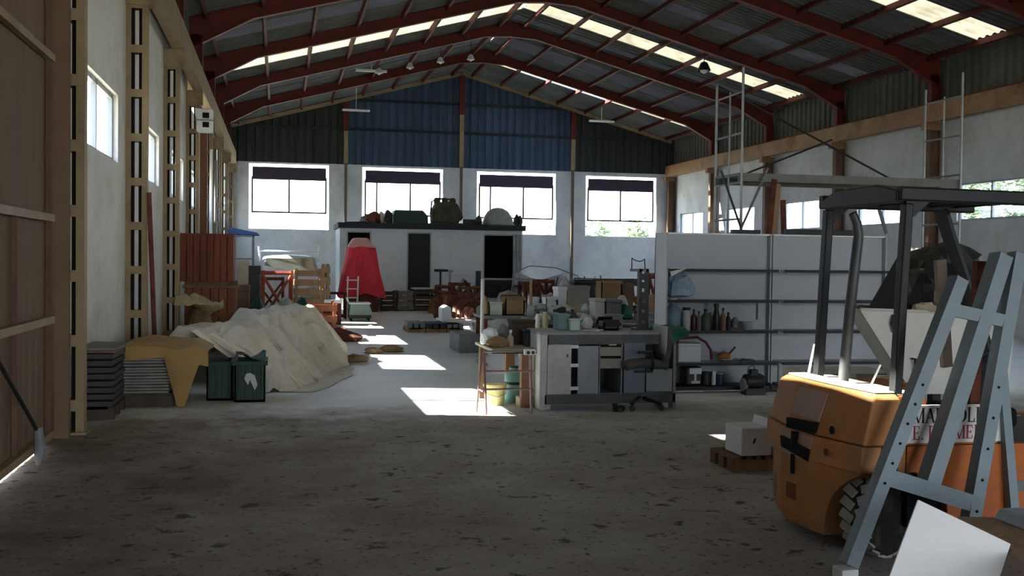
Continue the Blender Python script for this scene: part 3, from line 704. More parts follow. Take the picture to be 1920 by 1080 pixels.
# ---------------------------------------------------------------- crates and steel in front of the car
def slat_crate(label, cx, Y, z0, w, d, h, m, n=5, name='slatted_crate', rz=0, brace=False, group=None):
    t = thing(name, label, 'crate', (cx, Y+d/2, z0), rz, group)
    for sx in (-1, 1):
        for sy in (-1, 1): MB().box((sx*(w/2-.03), sy*(d/2-.03), h/2), (.06, .06, h)).build('corner_post', m, t)
    s = MB()
    for i in range(n):
        z = h*(i+.5)/n
        for sy in (-1, 1): s.box((0, sy*(d/2+.012), z), (w, .022, h/n*.6))
        for sx in (-1, 1): s.box((sx*(w/2+.012), 0, z), (.022, d, h/n*.6))
    s.build('slats', m, t); MB().b2((-w/2, -d/2, .02), (w/2, d/2, .05)).build('floor_boards', m, t)
    if brace: MB().bar((-w/2, -d/2-.035, .04), (w/2, -d/2-.035, h-.04), .022, .07).bar((-w/2, -d/2-.03, h-.04), (w/2, -d/2-.03, .04), .022, .07).build('cross_brace', m, t)
    return t
def frame(label, cx, Y, z0, w, d, h, m, r=.03, diag=True, name='braced_rack', rz=0, group=None, cat='frame', mids=1):
    t = thing(name, label, cat, (cx, Y+d/2, z0), rz, group)
    for sx in (-1, 1):
        for sy in (-1, 1): MB().tube([(sx*w/2, sy*d/2, 0), (sx*w/2, sy*d/2, h)], r, 6).build('upright', m, t)
    c = MB()
    for i in range(mids+1):
        z = h-r-i*(h-.1)/max(1, mids)
        c.tube([(-w/2, -d/2, z), (w/2, -d/2, z)], r*.9, 6); c.tube([(-w/2, d/2, z), (w/2, d/2, z)], r*.9, 6); c.tube([(-w/2, -d/2, z), (-w/2, d/2, z)], r*.9, 6); c.tube([(w/2, -d/2, z), (w/2, d/2, z)], r*.9, 6)
    del c
    for i in range(mids+1):
        z = h-r-i*(h-.1)/max(1, mids)
        for sy in (-1, 1): MB().tube([(-w/2, sy*d/2, z), (w/2, sy*d/2, z)], r*.9, 6).build('crossbar', m, t)
        for sx in (-1, 1): MB().tube([(sx*w/2, -d/2, z), (sx*w/2, d/2, z)], r*.9, 6).build('side_bar', m, t)
    if diag: MB().tube([(-w/2, -d/2-r, .1), (w/2, -d/2-r, h-.1)], r*.8, 6).tube([(w/2, -d/2-r*2, .1), (-w/2, -d/2-r*2, h-.1)], r*.8, 6).build('diagonal_brace', m, t)
    return t
M_or = mat('orange_red_steel', '#8e4630', rough=.7, var=.3, scale=4, dirt='#5b2a1d', dirt_amt=.5)
def put(fn, label, x0, y0, x1, y1, Y, d, m, z0=None, **k):
    X, Z, w, h = rect(x0, y0, x1, y1, Y)
    if z0 is None: z0 = 0
    return fn(label, X, Y, z0, w, d, at((x0+x1)/2, y0, Y).z-z0, m, **k)
put(frame, 'orange red steel frame with crossed braces before the car', 492, 508, 545, 585, 25.2, .8, M_or, r=.05)
put(frame, 'second reddish steel frame tucked at the back of the braced one', 480, 520, 530, 585, 26.6, .7, M_rust, r=.04)
put(slat_crate, 'tall tan slatted crate catching sun before the car', 553, 504, 604, 585, 25.0, .9, M_pallet, n=6)
put(slat_crate, 'narrow tan slatted crate at the end of the car', 604, 495, 617, 585, 26.8, .6, M_pallet, n=5)
put(slat_crate, 'orange pink slatted crate beyond the cream tarpaulin', 577, 567, 630, 612, 21.6, .8, mat('salmon_boards', '#a8694c', rough=.8, var=.2, scale=5, dirt='#7a4a36', dirt_amt=.4), n=3)
def bale(label, X, Y, z0, w, d, h, m, name='wrapped_bundle', seed=1, cat='bundle'):
    return single(name, MB().blob((0, 0, h*.34), (w*.5, d*.5, h*.62), seed, .14, 16), m, label, cat, (X, Y+d/2, z0))
put(bale, 'grey green plastic wrapped bundle behind the cream tarpaulin', 515, 558, 558, 612, 21.0, .7, mat('grey_green_film', '#8d9382', rough=.5, var=.2, scale=5), seed=3)
put(bale, 'dark green bundle behind the cream tarpaulin', 550, 556, 582, 612, 21.4, .6, M_green, seed=4)
def box(label, X, Y, z0, w, d, h, m, name='closed_box', cat='box', bevel=.008, lid=True, rz=0, group=None, lidm=None):
    t = thing(name, label, cat, (X, Y+d/2, z0), rz, group)
    if lid:
        MB().b2((-w/2, -d/2, 0), (w/2, d/2, h*.86)).build('body', m, t, bevel=bevel)
        MB().b2((-w/2-.012, -d/2-.012, h*.86), (w/2+.012, d/2+.012, h)).build('lid', lidm or m, t, bevel=bevel)
    else:
        e = min(.02, w*.1); b = MB(); b.b2((-w/2, -d/2, 0), (w/2, d/2, .02)); b.b2((-w/2, -d/2, 0), (w/2, -d/2+e, h)); b.b2((-w/2, d/2-e, 0), (w/2, d/2, h)); b.b2((-w/2, -d/2, 0), (-w/2+e, d/2, h)); b.b2((w/2-e, -d/2, 0), (w/2, d/2, h)); b.build('body', m, t)
        MB().box((0, -d/2-.05, h-.01), (w, .12, .006), rot=Matrix.Rotation(.5, 3, 'X')).build('flap', m, t); MB().box((0, d/2+.05, h+.0), (w, .12, .006), rot=Matrix.Rotation(-.7, 3, 'X')).build('flap', m, t)
    return t
put(box, 'cream upright box beside the dark red plank crate', 443, 488, 465, 532, 23.6, .5, M_beige, z0=.95, name='cream_box')
put(box, 'brown plinth carrying the cream upright box', 441, 534, 467, 600, 23.4, .7, M_oak, name='wooden_plinth', cat='plinth')
put(box, 'black chest between cream box and car', 465, 498, 487, 600, 24.0, .6, M_dark, name='dark_chest', cat='chest')
put(bale, 'dark green cloth bundle low behind the heap', 462, 560, 500, 612, 21.9, .6, M_green, seed=8)
put(box, 'low black trunk behind the cream tarpaulin', 495, 578, 520, 612, 20.6, .5, M_dark, name='dark_case', cat='case')
put(frame, 'small sunlit red frame beside the red cover', 617, 548, 648, 592, 27.5, .6, M_red, r=.03, diag=False)
put(box, 'red machine box with pale top near the red cover', 608, 562, 640, 596, 25.2, .6, M_red, name='machine_box', cat='machine', lidm=M_white)
# red hooded cover over a machine
Yr = 31.0; a = at(636, 575, Yr); b = at(722, 575, Yr); zt_ = at(680, 465, Yr).z; cx = (a.x+b.x)/2; w = b.x-a.x
t = thing('covered_machine', 'tall machine under a bright red cover in front of the white cabin', 'covered machine', (cx, Yr+.55, 0))
M_rc = mat('bright_red_cover', '#c3283a', rough=.6, var=.15, scale=2, dirt='#8e1d2a', dirt_amt=.5); M_pk = mat('faded_pink_cover', '#b98a80', rough=.7, var=.15, scale=3)
c = MB(); rows = [(.28, 1.0), (.36, .94), (.62, .80), (.9, .64), (1, .58)]; n = 26; vs = []; fs = []
for j, (zz, ww) in enumerate(rows):
    for i in range(n):
        a_ = 2*PI*i/n; fx = math.cos(a_); fy = math.sin(a_); q = max(abs(fx), abs(fy)); k = (1+.06*math.sin(7*a_+j))*(1 if q > .8 else 1)
        vs.append((fx/q*w/2*ww*k, fy/q*.5*ww*k, zt_*zz*(1-.03*math.sin(5*a_)) if j else zt_*.25+.08*math.sin(4*a_+1)))
for j in range(len(rows)-1):
    for i in range(n): fs.append((j*n+i, j*n+(i+1) % n, (j+1)*n+(i+1) % n, (j+1)*n+i))
fs.append(tuple((len(rows)-1)*n+i for i in range(n)))
c.add(vs, fs).build('cover', M_rc, t)
MB().prism([(-w*.30, zt_), (w*.34, zt_), (w*.2, zt_+.12), (w*.14, zt_+.30), (-w*.18, zt_+.30), (-w*.28, zt_+.1)], 'y', -.25, .3).build('hood', M_pk, t, bevel=.05)
MB().b2((-w*.36, -.4, 0), (w*.36, .4, zt_*.4)).build('machine_base', M_rust, t)
# pale ladder leaning against it
p = at(650, 575, 30.2); q = at(676, 575, 30.2); tp = at(655, 512, 30.5)
t = thing('short_ladder', 'short pale stepladder in front of the red cover', 'ladder', (p.x, 30.2, 0)); dw = q.x-p.x; zh = tp.z-.1
for x in (0, dw*.75): MB().bar((x, 0, 0), (x+.05, .35, zh), .04, .04).build('rail', M_white, t)
for i in range(4): z = zh*(i+.8)/4.2; MB().box((dw*.4, .35*z/zh, z), (dw*.78, .12, .03)).build('step', M_white, t)
# small greenish trolley
X, Z, w, h = rect(655, 563, 697, 600, 26.6)
t = thing('tool_trolley', 'low grey green trolley standing alone on the open floor', 'trolley', (X, 27.0, 0)); hh = at(675, 565, 26.6).z
MB().prism([(-w/2, hh*.3), (w/2+.04, hh*.3), (w/2-.06, hh*.85), (-w/2+.03, hh*.85)], 'y', -.35, .35).build('body', mat('grey_green_enamel', '#6e7b76', rough=.5, var=.15), t, bevel=.01)
MB().b2((-w/2-.02, -.38, hh*.85), (w/2-.02, .38, hh*.92)).build('top_tray', M_lgrey, t)
MB().b2((-w/2, -.3, .06), (w/2, .3, hh*.3)).build('base', M_dark, t)
for sx in (-1, 1):
    for sy in (-1, 1): MB().lathe([(.01, -.02), (.05, -.02), (.05, .02), (.01, .02)], (sx*(w/2-.06), sy*.26, .05), 10, Matrix.Rotation(PI/2, 3, 'Y')).build('wheel', M_rubber, t)
MB().tube([(-w/2, -.3, hh*.9), (-w/2-.05, -.3, hh*1.15), (-w/2-.05, .3, hh*1.15), (-w/2, .3, hh*.9)], .015, 6).build('handle', M_white, t)
# ================================================================== white cabin
Yb = 33.4
a = at(636, 570, Yb); b = at(978, 570, Yb); zc = at(800, 430, Yb).z; cw = b.x-a.x; cx = (a.x+b.x)/2
t = thing('site_cabin', 'long white site cabin with three dark openings and a flat dark roof', 'cabin', (cx, Yb, 0))
M_cab = mat('cabin_white', '#b4babd', rough=.6, var=.06, scale=1.5, dirt='#8f9394', dirt_amt=.3)
def lx(px, py=500): return at(px, py, Yb).x-cx
ops = [(lx(652), lx(693), .0, at(672, 436, Yb).z), (lx(765), lx(806), .35, at(785, 438, Yb).z), (lx(908), lx(962), .35, at(935, 442, Yb).z)]
w = MB(); xs = sorted({-cw/2, cw/2, *[o[0] for o in ops], *[o[1] for o in ops]})
for p_, q_ in zip(xs, xs[1:]):
    o = [o for o in ops if o[0] <= (p_+q_)/2 <= o[1]]
    if o: w.b2((p_, 0, o[0][3]), (q_, .06, zc)); w.b2((p_, 0, 0), (q_, .06, max(.02, o[0][2])))
    else: w.b2((p_, 0, 0), (q_, .06, zc))
w.b2((-cw/2, .06, 0), (-cw/2+.06, 2.4, zc)); w.b2((cw/2-.06, .06, 0), (cw/2, 2.4, zc)); w.b2((-cw/2, 2.34, 0), (cw/2, 2.4, zc)); w.b2((-cw/2, .06, .1), (cw/2, 2.34, .16))
w.build('walls', M_cab, t)
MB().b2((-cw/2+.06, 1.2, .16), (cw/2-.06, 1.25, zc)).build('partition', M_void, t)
MB().b2((-cw/2-.06, -.14, zc), (cw/2+.08, 2.5, zc+.17)).build('roof', mat('dark_roof_edge', '#23282a', rough=.8, var=.2), t)
for o in ops:
    f = MB(); f.b2((o[0]-.04, -.015, o[2]), (o[0], .07, o[3]+.04)); f.b2((o[1], -.015, o[2]), (o[1]+.04, .07, o[3]+.04)); f.b2((o[0], -.015, o[3]), (o[1], .07, o[3]+.04)); f.build('door_frame', M_grey, t)
MB().b2((ops[1][0], .03, ops[1][2]), (ops[1][1], .06, ops[1][3])).build('door', mat('black_door', '#141617', rough=.6), t)
MB().b2((ops[2][0], -.03, ops[2][2]), (ops[2][1], .0, ops[2][2]+.62)).build('lower_panel', mat('dark_plum_panel', '#241e22', rough=.7), t)
MB().grid(lambda u, v: (ops[2][1]-.02+.26*u+.03*v, -.05-.03*math.sin(14*u), zc-.12-v*1.5*(1-.25*u)), 14, 10).build('curtain', M_grey, t, solid=.01)
zr_ = zc+.17
def roofthing(x0, y0, x1, Y=34.0):
    a = at(x0, y0, Y); b = at(x1, y0, Y); return (a.x+b.x)/2, Y+.3, b.x-a.x, a.z-zr_
X, Y, w, h = roofthing(737, 393, 803)
t = thing('lidded_chest', 'dark green lidded chest on the cabin roof', 'chest', (X, Y, zr_)); MB().prism([(-w/2, 0), (w/2, 0), (w/2-.02, h*.6), (w/2-.18, h*.98), (-w/2+.05, h*.98), (-w/2, h*.6)], 'y', -.4, .4).build('body', M_green, t, bevel=.02); MB().b2((-w/2-.02, -.42, h*.55), (w/2+.01, .42, h*.62)).build('rim', M_green, t)
X, Y, w, h = roofthing(807, 372, 867)
t = thing('engine', 'big dark olive engine with pipes standing on the cabin roof', 'engine', (X, Y, zr_)); M_ol = mat('dark_olive_iron', '#3c3f33', rough=.8, var=.35, scale=6, dirt='#22231c', dirt_amt=.6)
MB().prism([(-w*.42, .06), (w*.42, .06), (w*.45, h*.55), (w*.36, h*.82), (w*.1, h*.9), (-w*.3, h*.86), (-w*.44, h*.5)], 'y', -.34, .36).build('block', M_ol, t, bevel=.06)
for k_ in range(3): MB().lathe([(.03, 0), (.1, .0), (.1, .16), (.05, .2)], (-w*.25+k_*w*.25, .05, h*.82), 12).build('cylinder_head', M_ol, t)
MB().blob((w*.4, -.1, h*.4), (w*.14, .2, h*.22), 12, .25, 10, False).build('side_tank', M_ol, t)
MB().lathe([(.05, -.5), (w*.22, -.48), (w*.24, -.4), (.05, -.38)], (-w*.1, 0, h*.4), 16, Matrix.Rotation(PI/2, 3, 'X')).build('flywheel', M_ol, t)
MB().tube([(-w*.45, 0, h*.4), (-w*.42, 0, h*.9), (-w*.2, 0, h*1.02), (w*.3, .1, h*1.0), (w*.42, .1, h*.6)], .03, 6).build('pipe', M_dark, t)
MB().b2((-w*.5, -.4, 0), (w*.5, .4, .06)).build('skid', M_dark, t)
X, Y, w, h = roofthing(908, 388, 966)
t = thing('dome_cover', 'grey rounded dome on the cabin roof near its end', 'dome', (X, Y, zr_)); MB().lathe([(w*.52, 0), (w*.5, h*.2), (w*.45, h*.5), (w*.33, h*.8), (w*.16, h*.97), (.02, h)], (0, 0, 0), 24).build('shell', mat('dirty_grey_fibreglass', '#8e9494', rough=.5, var=.25, scale=3, dirt='#4f5455', dirt_amt=.5), t, smooth=True); MB().lathe([(w*.53, 0), (w*.57, .0), (w*.57, .05), (w*.53, .05)], (0, 0, 0), 24).build('rim', M_mgrey, t)
for i, (x0, x1, y0, m, lab, kd) in enumerate(((676, 706, 402, M_mgrey, 'dull grey heap of iron on the cabin roof over its first doorway', 'b'), (690, 716, 398, M_rust, 'low brown lump on the cabin roof over the red cover', 'b'), (708, 724, 396, M_white, 'bundle of white fittings next to the green chest', 'b'), (722, 738, 394, M_dark, 'small dark motor tight beside the green chest', 'b'), (868, 892, 411, M_dark, 'flat black box on the cabin roof between engine and dome', 'x'), (893, 908, 404, M_ol, 'small olive lump in front of the grey dome', 'b'), (966, 984, 402, M_ol, 'dark lump at the end corner of the cabin roof', 'b'))):
    X, Y, w, h = roofthing(x0, y0, x1, 33.6 if i % 2 else 34.2)
    if kd == 'b': single('scrap_heap', MB().blob((0, 0, h*.4), (w*.5, .25, h*.62), 30+i, .25, 12), m, lab, 'scrap', (X, Y, zr_))
    else: single('flat_box', MB().b2((-w/2, -.3, 0), (w/2, .3, h)), m, lab, 'box', (X, Y, zr_), bevel=.01)
X, Y, w, h = roofthing(655, 411, 680)
single('steel_rod', MB().tube([(-.3, 0, .03), (.35, 0, .05)], .025, 6), M_dark, 'short dark rod lying on the cabin roof corner', 'rod', (X, Y, zr_))

# row of crates against the cabin
rowm = [mat('drab_brown_boards', '#4e4338', rough=.85, var=.25, scale=5, dirt='#2c2620', dirt_amt=.5), mat('drab_grey_boards', '#77756c', rough=.85, var=.2, scale=5, dirt='#4c4a43', dirt_amt=.5)]
for i, (x0, x1, y0, y1, br, lab) in enumerate(((713, 745, 546, 582, False, 'brown slatted crate nearest the red cover'), (746, 774, 545, 580, True, 'grey slatted crate with a crossed front'), (776, 818, 543, 582, False, 'wide brown slatted crate below the cabin door'))):
    put(slat_crate, lab, x0, y0, x1, y1, 31.9, .8, rowm[i % 2], n=4, brace=br)
X, Z, w, h = rect(776, 541, 818, 545, 31.9); single('loose_board', MB().b2((-w/2, -.4, 0), (w/2, .4, .04)), M_lgrey, 'pale board lying on the wide brown crate', 'board', (X, 32.3, at(797, 543, 31.9).z+.002))
# T stand and second stand
for i, (x, x0, x1, y0, lab) in enumerate(((826, 814, 840, 507, 'thin black T-shaped stand before the cabin wall'), (844, 839, 850, 508, 'thin grey post standing by the T-shaped stand'))):
    A = at(x, y0, 32.2); A0 = at(x0, y0, 32.2); A1 = at(x1, y0, 32.2); t = thing('roller_stand', lab, 'stand', (A.x, 32.2, 0))
    MB().tube([(0, 0, 0), (0, 0, A.z)], .035, 8).build('post', M_dark if i == 0 else M_grey, t)
    MB().tube([(A0.x-A.x, 0, A.z), (A1.x-A.x, 0, A.z)], .04, 8).build('roller' if i == 0 else 'top_bar', M_dark if i == 0 else M_grey, t)
    MB().b2((-.25, -.2, 0), (.25, .2, .03)).build('foot', M_dark, t)
# rusty iron heap: individual pieces
M_r2 = mat('red_brown_rust', '#5b2f22', rough=.9, var=.35, scale=7, dirt='#33190f', dirt_amt=.5); M_r3 = mat('ochre_rust', '#6b4a2a', rough=.9, var=.35, scale=7, dirt='#3a2615', dirt_amt=.5)
for i, (x0, x1, y0, Y, m, lab) in enumerate(((822, 852, 535, 30.6, M_r2, 'red brown steel frame at the near end of the rusty heap'), (848, 880, 530, 31.0, M_r2, 'rusty frame in the middle of the heap by the cabin'), (872, 900, 537, 30.4, M_r3, 'ochre rusty frame leaning at the heap next to the open doorway'), (835, 868, 546, 29.6, M_r2, 'low rust red frame in front of the rusty heap'))):
    put(frame, lab, x0, y0, x1, 590, Y, .7, m, r=.05, rz=.15*(i-1.5), name='rusty_rack')
for i, (x, y, r, m, lab) in enumerate(((845, 590, .34, M_r2, 'mound of rusty scrap at the foot of the frames'), (884, 590, .36, M_r3, 'ochre rusty scrap mound before the cabin doorway'))):
    f = floor_at(x, y); single('scrap_heap', MB().blob((0, 0, r*.55), (r*1.5, r, r), 50+i, .3, 18), m, lab, 'scrap', (f.x, f.y, 0))
for i, (x, y0, y1, Y, lean, lab) in enumerate(((862, 522, 560, 31.2, .3, 'bent grey bar sticking out of the rusty heap'), (880, 526, 570, 30.5, -.35, 'dark bar slanting over the rusty heap'), (897, 508, 560, 32.4, 0, 'black upright panel edge beside the open cabin doorway'))):
    A = at(x, y0, Y); single('steel_bar', MB().tube([(-lean, 0, 0), (0, 0, A.z*.8), (lean*.4, 0, A.z)], .04 if i < 2 else .09, 6), M_dark if i else M_galv, lab, 'bar', (A.x, Y, 0))

# low dark slabs on the floor ahead of the cabin
for i, (x0, x1, y0, y1, m, lab) in enumerate(((765, 798, 605, 624, M_mgrey, 'low grey block pile at the open floor edge'), (800, 838, 606, 624, M_slabd, 'low dark block pile beside the sunlit bench'), (840, 870, 612, 624, M_mgrey, 'low block pile under the sunlit bench'))):
    f = floor_at((x0+x1)/2, y1); X, Z, w, h = rect(x0, y0, x1, y1, f.y)
    t = pallet('pallet under the '+lab.replace('low ', '').split(' at ')[0].split(' beside ')[0].split(' under ')[0]+' number '+'abc'[i] if 0 else ('pallet below the '+lab), (X, f.y+.5, 0), w, .9, .09)
    o0 = None
    for j in range(3):
        mb_ = MB().b2((-w/6+.01, -.42, 0), (w/6-.01, .42, max(.08, h-.1)))
        if o0 is None: o = o0 = single('stone_block', mb_, m, 'rough stone block in the '+lab, 'stone block', group='blocks of the '+lab, bevel=.01)
        else: o = o0.copy(); COL.objects.link(o)
        o.location = (X-w/3+j*w/3, f.y+.5, .092); o.rotation_euler = (0, 0, .03*(j-1))
# sunlit bench with brick red stones
Ys = 22.6; a = at(830, 600, Ys); b = at(906, 600, Ys); zt_ = at(868, 600, Ys).z; w = b.x-a.x; cx = (a.x+b.x)/2
t = thing('low_bench', 'low white topped bench in strong sun carrying reddish stones', 'bench', (cx, Ys+.5, 0))
MB().b2((-w/2, -.5, zt_-.05), (w/2, .5, zt_)).build('bench_top', M_white, t, bevel=.006)
for sx in (-1, 1):
    for sy in (-1, 1): MB().b2((sx*(w/2-.06)-.035, sy*.42-.035, 0), (sx*(w/2-.06)+.035, sy*.42+.035, zt_-.05)).build('leg', M_lgrey, t)
M_pinks = mat('pink_brown_stone', '#9c6a5a', rough=.85, var=.3, scale=8, dirt='#5f3a30', dirt_amt=.5)
X, Z, w2, h2 = rect(829, 574, 848, 599, Ys); single('white_block', MB().prism([(-w2/2, 0), (w2/2, 0), (w2/2-.02, h2*.9), (0, h2*1.08), (-w2/2, h2*.85)], 'y', -.25, .25), M_white, 'bright white block at the end of the sunlit bench', 'stone block', (X, Ys+.3, zt_), bevel=.01)
for i, (x0, x1, y0, yy) in enumerate(((850, 860, 584, 0), (861, 872, 582, .1), (873, 884, 585, 0), (885, 895, 580, .12), (896, 905, 586, 0), (856, 868, 576, .35), (876, 890, 577, .35))):
    X, Z, w2, h2 = rect(x0, y0, x1, 599, Ys)
    single('rough_stone', MB().blob((0, 0, h2*.45), (w2*.5, .12, h2*.6), 70+i, .25, 10), M_pinks, 'rough pinkish stone on the sunlit bench', 'stone', (X, Ys+.25+yy, zt_), group='pinkish stones on the sunlit bench')
# grey troughs under / beside
X, Z, w, h = rect(862, 630, 905, 650, 17.4); single('stone_trough', MB().b2((-w/2, -.5, 0), (w/2, .5, at(880, 628, 17.4).z)), M_mgrey, 'flat grey slab block in front of the sunlit bench', 'stone block', (X, 18.0, 0), bevel=.02)
X, Z, w, h = rect(893, 612, 905, 628, 18.9); box('small white framed box behind the flat grey slab block', X+.1, 19.2, 0, .34, .3, at(895, 612, 19.2).z, M_white, name='white_box', lidm=M_lgrey)

# ================================================================== mid hall tables and stone clutter
def table(label, x0, x1, yt, Y, d, m, legm=None, name='work_table', cat='table', thick=.05):
    a = at(x0, yt, Y); b = at(x1, yt, Y); z = a.z; w = b.x-a.x
    t = thing(name, label, cat, ((a.x+b.x)/2, Y+d/2, 0))
    MB().b2((-w/2, -d/2, z-thick), (w/2, d/2, z)).build('table_top', m, t, bevel=.004)
    for sx in (-1, 1):
        for sy in (-1, 1): MB().b2((sx*(w/2-.06)-.03, sy*(d/2-.06)-.03, 0), (sx*(w/2-.06)+.03, sy*(d/2-.06)+.03, z-thick)).build('leg', legm or M_rust, t)
    return (a.x+b.x)/2, Y, z, w
tx = table('long steel table carrying the big grey box behind the bench', 985, 1125, 581, 19.5, .9, M_mgrey)
tx2 = table('long steel table carrying brown cartons behind the black press', 1128, 1245, 584, 20.5, .9, M_mgrey)
tx3 = table('low grey table of offcuts just behind the bench', 1000, 1240, 600, 14.6, .8, M_mgrey)
tx4 = table('table with folded grey cloths behind the tall thin rack', 905, 995, 592, 17.0, .8, M_mgrey)
def onto(fn, tab, label, x0, y0, x1, d, m, dy=.1, **k):
    X, Y, z, w = tab; Y = Y+dy; a = at(x0, y0, Y); b = at(x1, y0, Y); z1 = at((x0+x1)/2, y0, Y).z
    return fn(label, (a.x+b.x)/2, Y, z+.001, b.x-a.x, d, max(.04, z1-z), m, **k)
M_bx = mat('grey_beige_casing', '#8f8e84', rough=.6, var=.12, scale=2, dirt='#6f6b5c', dirt_amt=.4)
onto(box, tx, 'big grey beige casing with a darker lower half on the steel table', 1064, 536, 1106, .5, M_bx, name='machine_casing', cat='machine casing')
onto(box, tx, 'tall white slab box beside the big grey beige casing', 1047, 538, 1063, .4, M_white, name='white_box')
onto(box, tx, 'small white box with dark mouth beside the tall white slab box', 1024, 558, 1045, .35, M_white, name='white_box', lid=False)
onto(box, tx, 'low pale block lying on the near end of the steel table', 1002, 570, 1024, .4, M_lgrey, name='pale_block')
onto(bale, tx, 'crumpled white and grey film heap at the table end', 1026, 549, 1044, .3, M_lgrey, dy=.46, name='film_heap', seed=12, cat='film')
onto(bale, tx, 'grey plastic film bundle draped above the casing', 1048, 520, 1080, .3, M_lgrey, dy=.52, name='film_heap', seed=13, cat='film')
onto(box, tx, 'dark angular machine head behind the big casing', 1078, 524, 1116, .3, M_dark, dy=.55, name='machine_unit', cat='machine')
onto(box, tx2, 'open brown carton on the rear steel table', 1128, 528, 1166, .4, M_card, lid=False, name='open_carton', cat='carton')
onto(box, tx2, 'dull brown carton with slanted side on the rear steel table', 1167, 532, 1188, .4, mat('dull_brown_card', '#5e4c3e', rough=.9), name='carton', cat='carton')
onto(box, tx2, 'long tan box on the rear table past the black press', 1209, 553, 1241, .4, M_card, name='long_box', cat='box')
onto(bale, tx2, 'crumpled pale rag at the foot of the cartons', 1158, 553, 1184, .3, M_lgrey, dy=-.0, name='rag', seed=14, cat='rag') if 0 else None
onto(box, tx3, 'grey lidded tub on the low offcut table', 1138, 562, 1166, .35, M_mgrey, name='grey_tub', cat='tub')
onto(box, tx3, 'pale upright cutter box on the low offcut table', 1116, 560, 1134, .3, M_lgrey, name='pale_box')
onto(bale, tx3, 'pale crumpled rag on the low offcut table', 1160, 556, 1184, .35, M_lgrey, dy=.35, name='rag', seed=15, cat='rag')
onto(bale, tx3, 'dark teal cloth pile on the low offcut table', 1162, 572, 1192, .35, M_teal, name='cloth_pile', seed=16, cat='cloth')
onto(box, tx3, 'grey stone tile stack under the pale upright box', 1090, 586, 1132, .4, M_lgrey, name='tile_stack', cat='tiles', dy=.02, lid=False) if 0 else None
for i, (x0, x1, y0, m, lab) in enumerate(((1086, 1112, 588, M_lgrey, 'pale flat offcut before the pale upright box'), (1040, 1060, 586, M_mgrey, 'grey slanted offcut behind the worktop boxes'), (1066, 1084, 584, M_slabd, 'dark offcut block below the big casing'), (1196, 1222, 590, M_lgrey, 'pale offcut beside the black press'), (1010, 1034, 588, M_lgrey, 'light offcut at the near end of the low table'))):
    onto(lambda l, X, Y, z0, w, d, h, m: single('stone_offcut', MB().prism([(-w/2, 0), (w/2, 0), (w/2-.03, h*.8), (-w/2+.05, h)], 'y', -d/2, d/2), m, l, 'stone offcut', (X, Y+d/2, z0), bevel=.006), tx3, lab, x0, y0, x1, .3, m, dy=.05+.0*i)
onto(bale, tx4, 'rumpled pink grey cloth over the top of the cloth table', 935, 543, 978, .3, mat('pink_grey_cloth', '#8a7d7a', rough=.9, var=.25, scale=6), dy=.45, name='cloth_pile', seed=17, cat='cloth')
onto(box, tx4, 'stack of pale green folders on the cloth table', 920, 566, 942, .3, mat('pale_green_board', '#a3ada0', rough=.8, var=.12), name='folder_stack', cat='folders')
onto(box, tx4, 'brown open sack mouth crate on the cloth table', 948, 558, 984, .35, M_card, lid=False, name='open_carton', cat='carton')
onto(bale, tx4, 'small grey brown bundle by the tall thin rack post', 906, 556, 919, .3, M_card, name='wrapped_bundle', seed=18)
# rear: white plastic film and reddish verticals against the end wall
for i, (x0, x1, y0, Y, m, lab) in enumerate(((985, 1010, 528, 30.5, M_r2, 'rust red steel rack behind the tables near the cabin end'), (1008, 1036, 524, 31.0, M_r2, 'second rust red rack behind the tables'), (1214, 1232, 516, 30.0, M_r2, 'red brown steel rack past the black press'), (1230, 1246, 512, 31.5, M_rust, 'dark rusty rack next to the white shelving'))):
    put(frame, lab, x0, y0, x1, 590, Y, .8, m, r=.06, name='steel_rack', cat='rack')
X, Z, w, h = rect(1090, 523, 1195, 536, 30.0); t = thing('dark_counter', 'long black topped counter far behind the tables', 'counter', (X, 30.4, 0)); zt_ = at(1140, 522, 30).z
MB().b2((-w/2, -.4, zt_-.22), (w/2, .4, zt_)).build('counter_top', M_dark, t); MB().b2((-w/2+.1, -.35, 0), (w/2-.1, .35, zt_-.22)).build('base', M_mgrey, t)
X, Z, w, h = rect(975, 512, 1062, 535, 32.0); zt_ = at(1020, 512, 32).z
single('film_drape', MB().grid(lambda u, v: (-w/2+w*u, .25*math.sin(5*u)+.05*math.sin(20*u), zt_*(1-.5*v)-.2*math.sin(3*u)**2), 24, 8), mat('clear_grey_film', '#9aa1a4', rough=.3, var=.15), 'grey plastic film draped over racks before the end wall', 'film', (X, 32.6, 0), solid=.01)
X, Z, w, h = rect(975, 534, 1062, 535, 32.0); zz = at(1020, 536, 32).z
single('steel_shelf', MB().b2((-w/2, -.3, zz-.05), (w/2, .3, zz)).b2((-w/2, -.3, 0), (-w/2+.08, .3, zz)).b2((w/2-.08, -.3, 0), (w/2, .3, zz)), M_mgrey, 'steel trestle shelf that carries the grey film', 'shelf', (X, 32.6, 0))
# wire hoops
A = at(1030, 505, 31.0); single('wire_hoop', MB().tube([(-1.2, 0, 0), (-1.1, 0, A.z*.9), (-.6, 0, A.z+.1), (.2, 0, A.z+.05), (.9, 0, A.z*.85), (1.1, 0, 0)], .018, 6), M_galv, 'thin bent wire hoop standing before the end wall', 'hoop', (A.x, 31.0, 0))

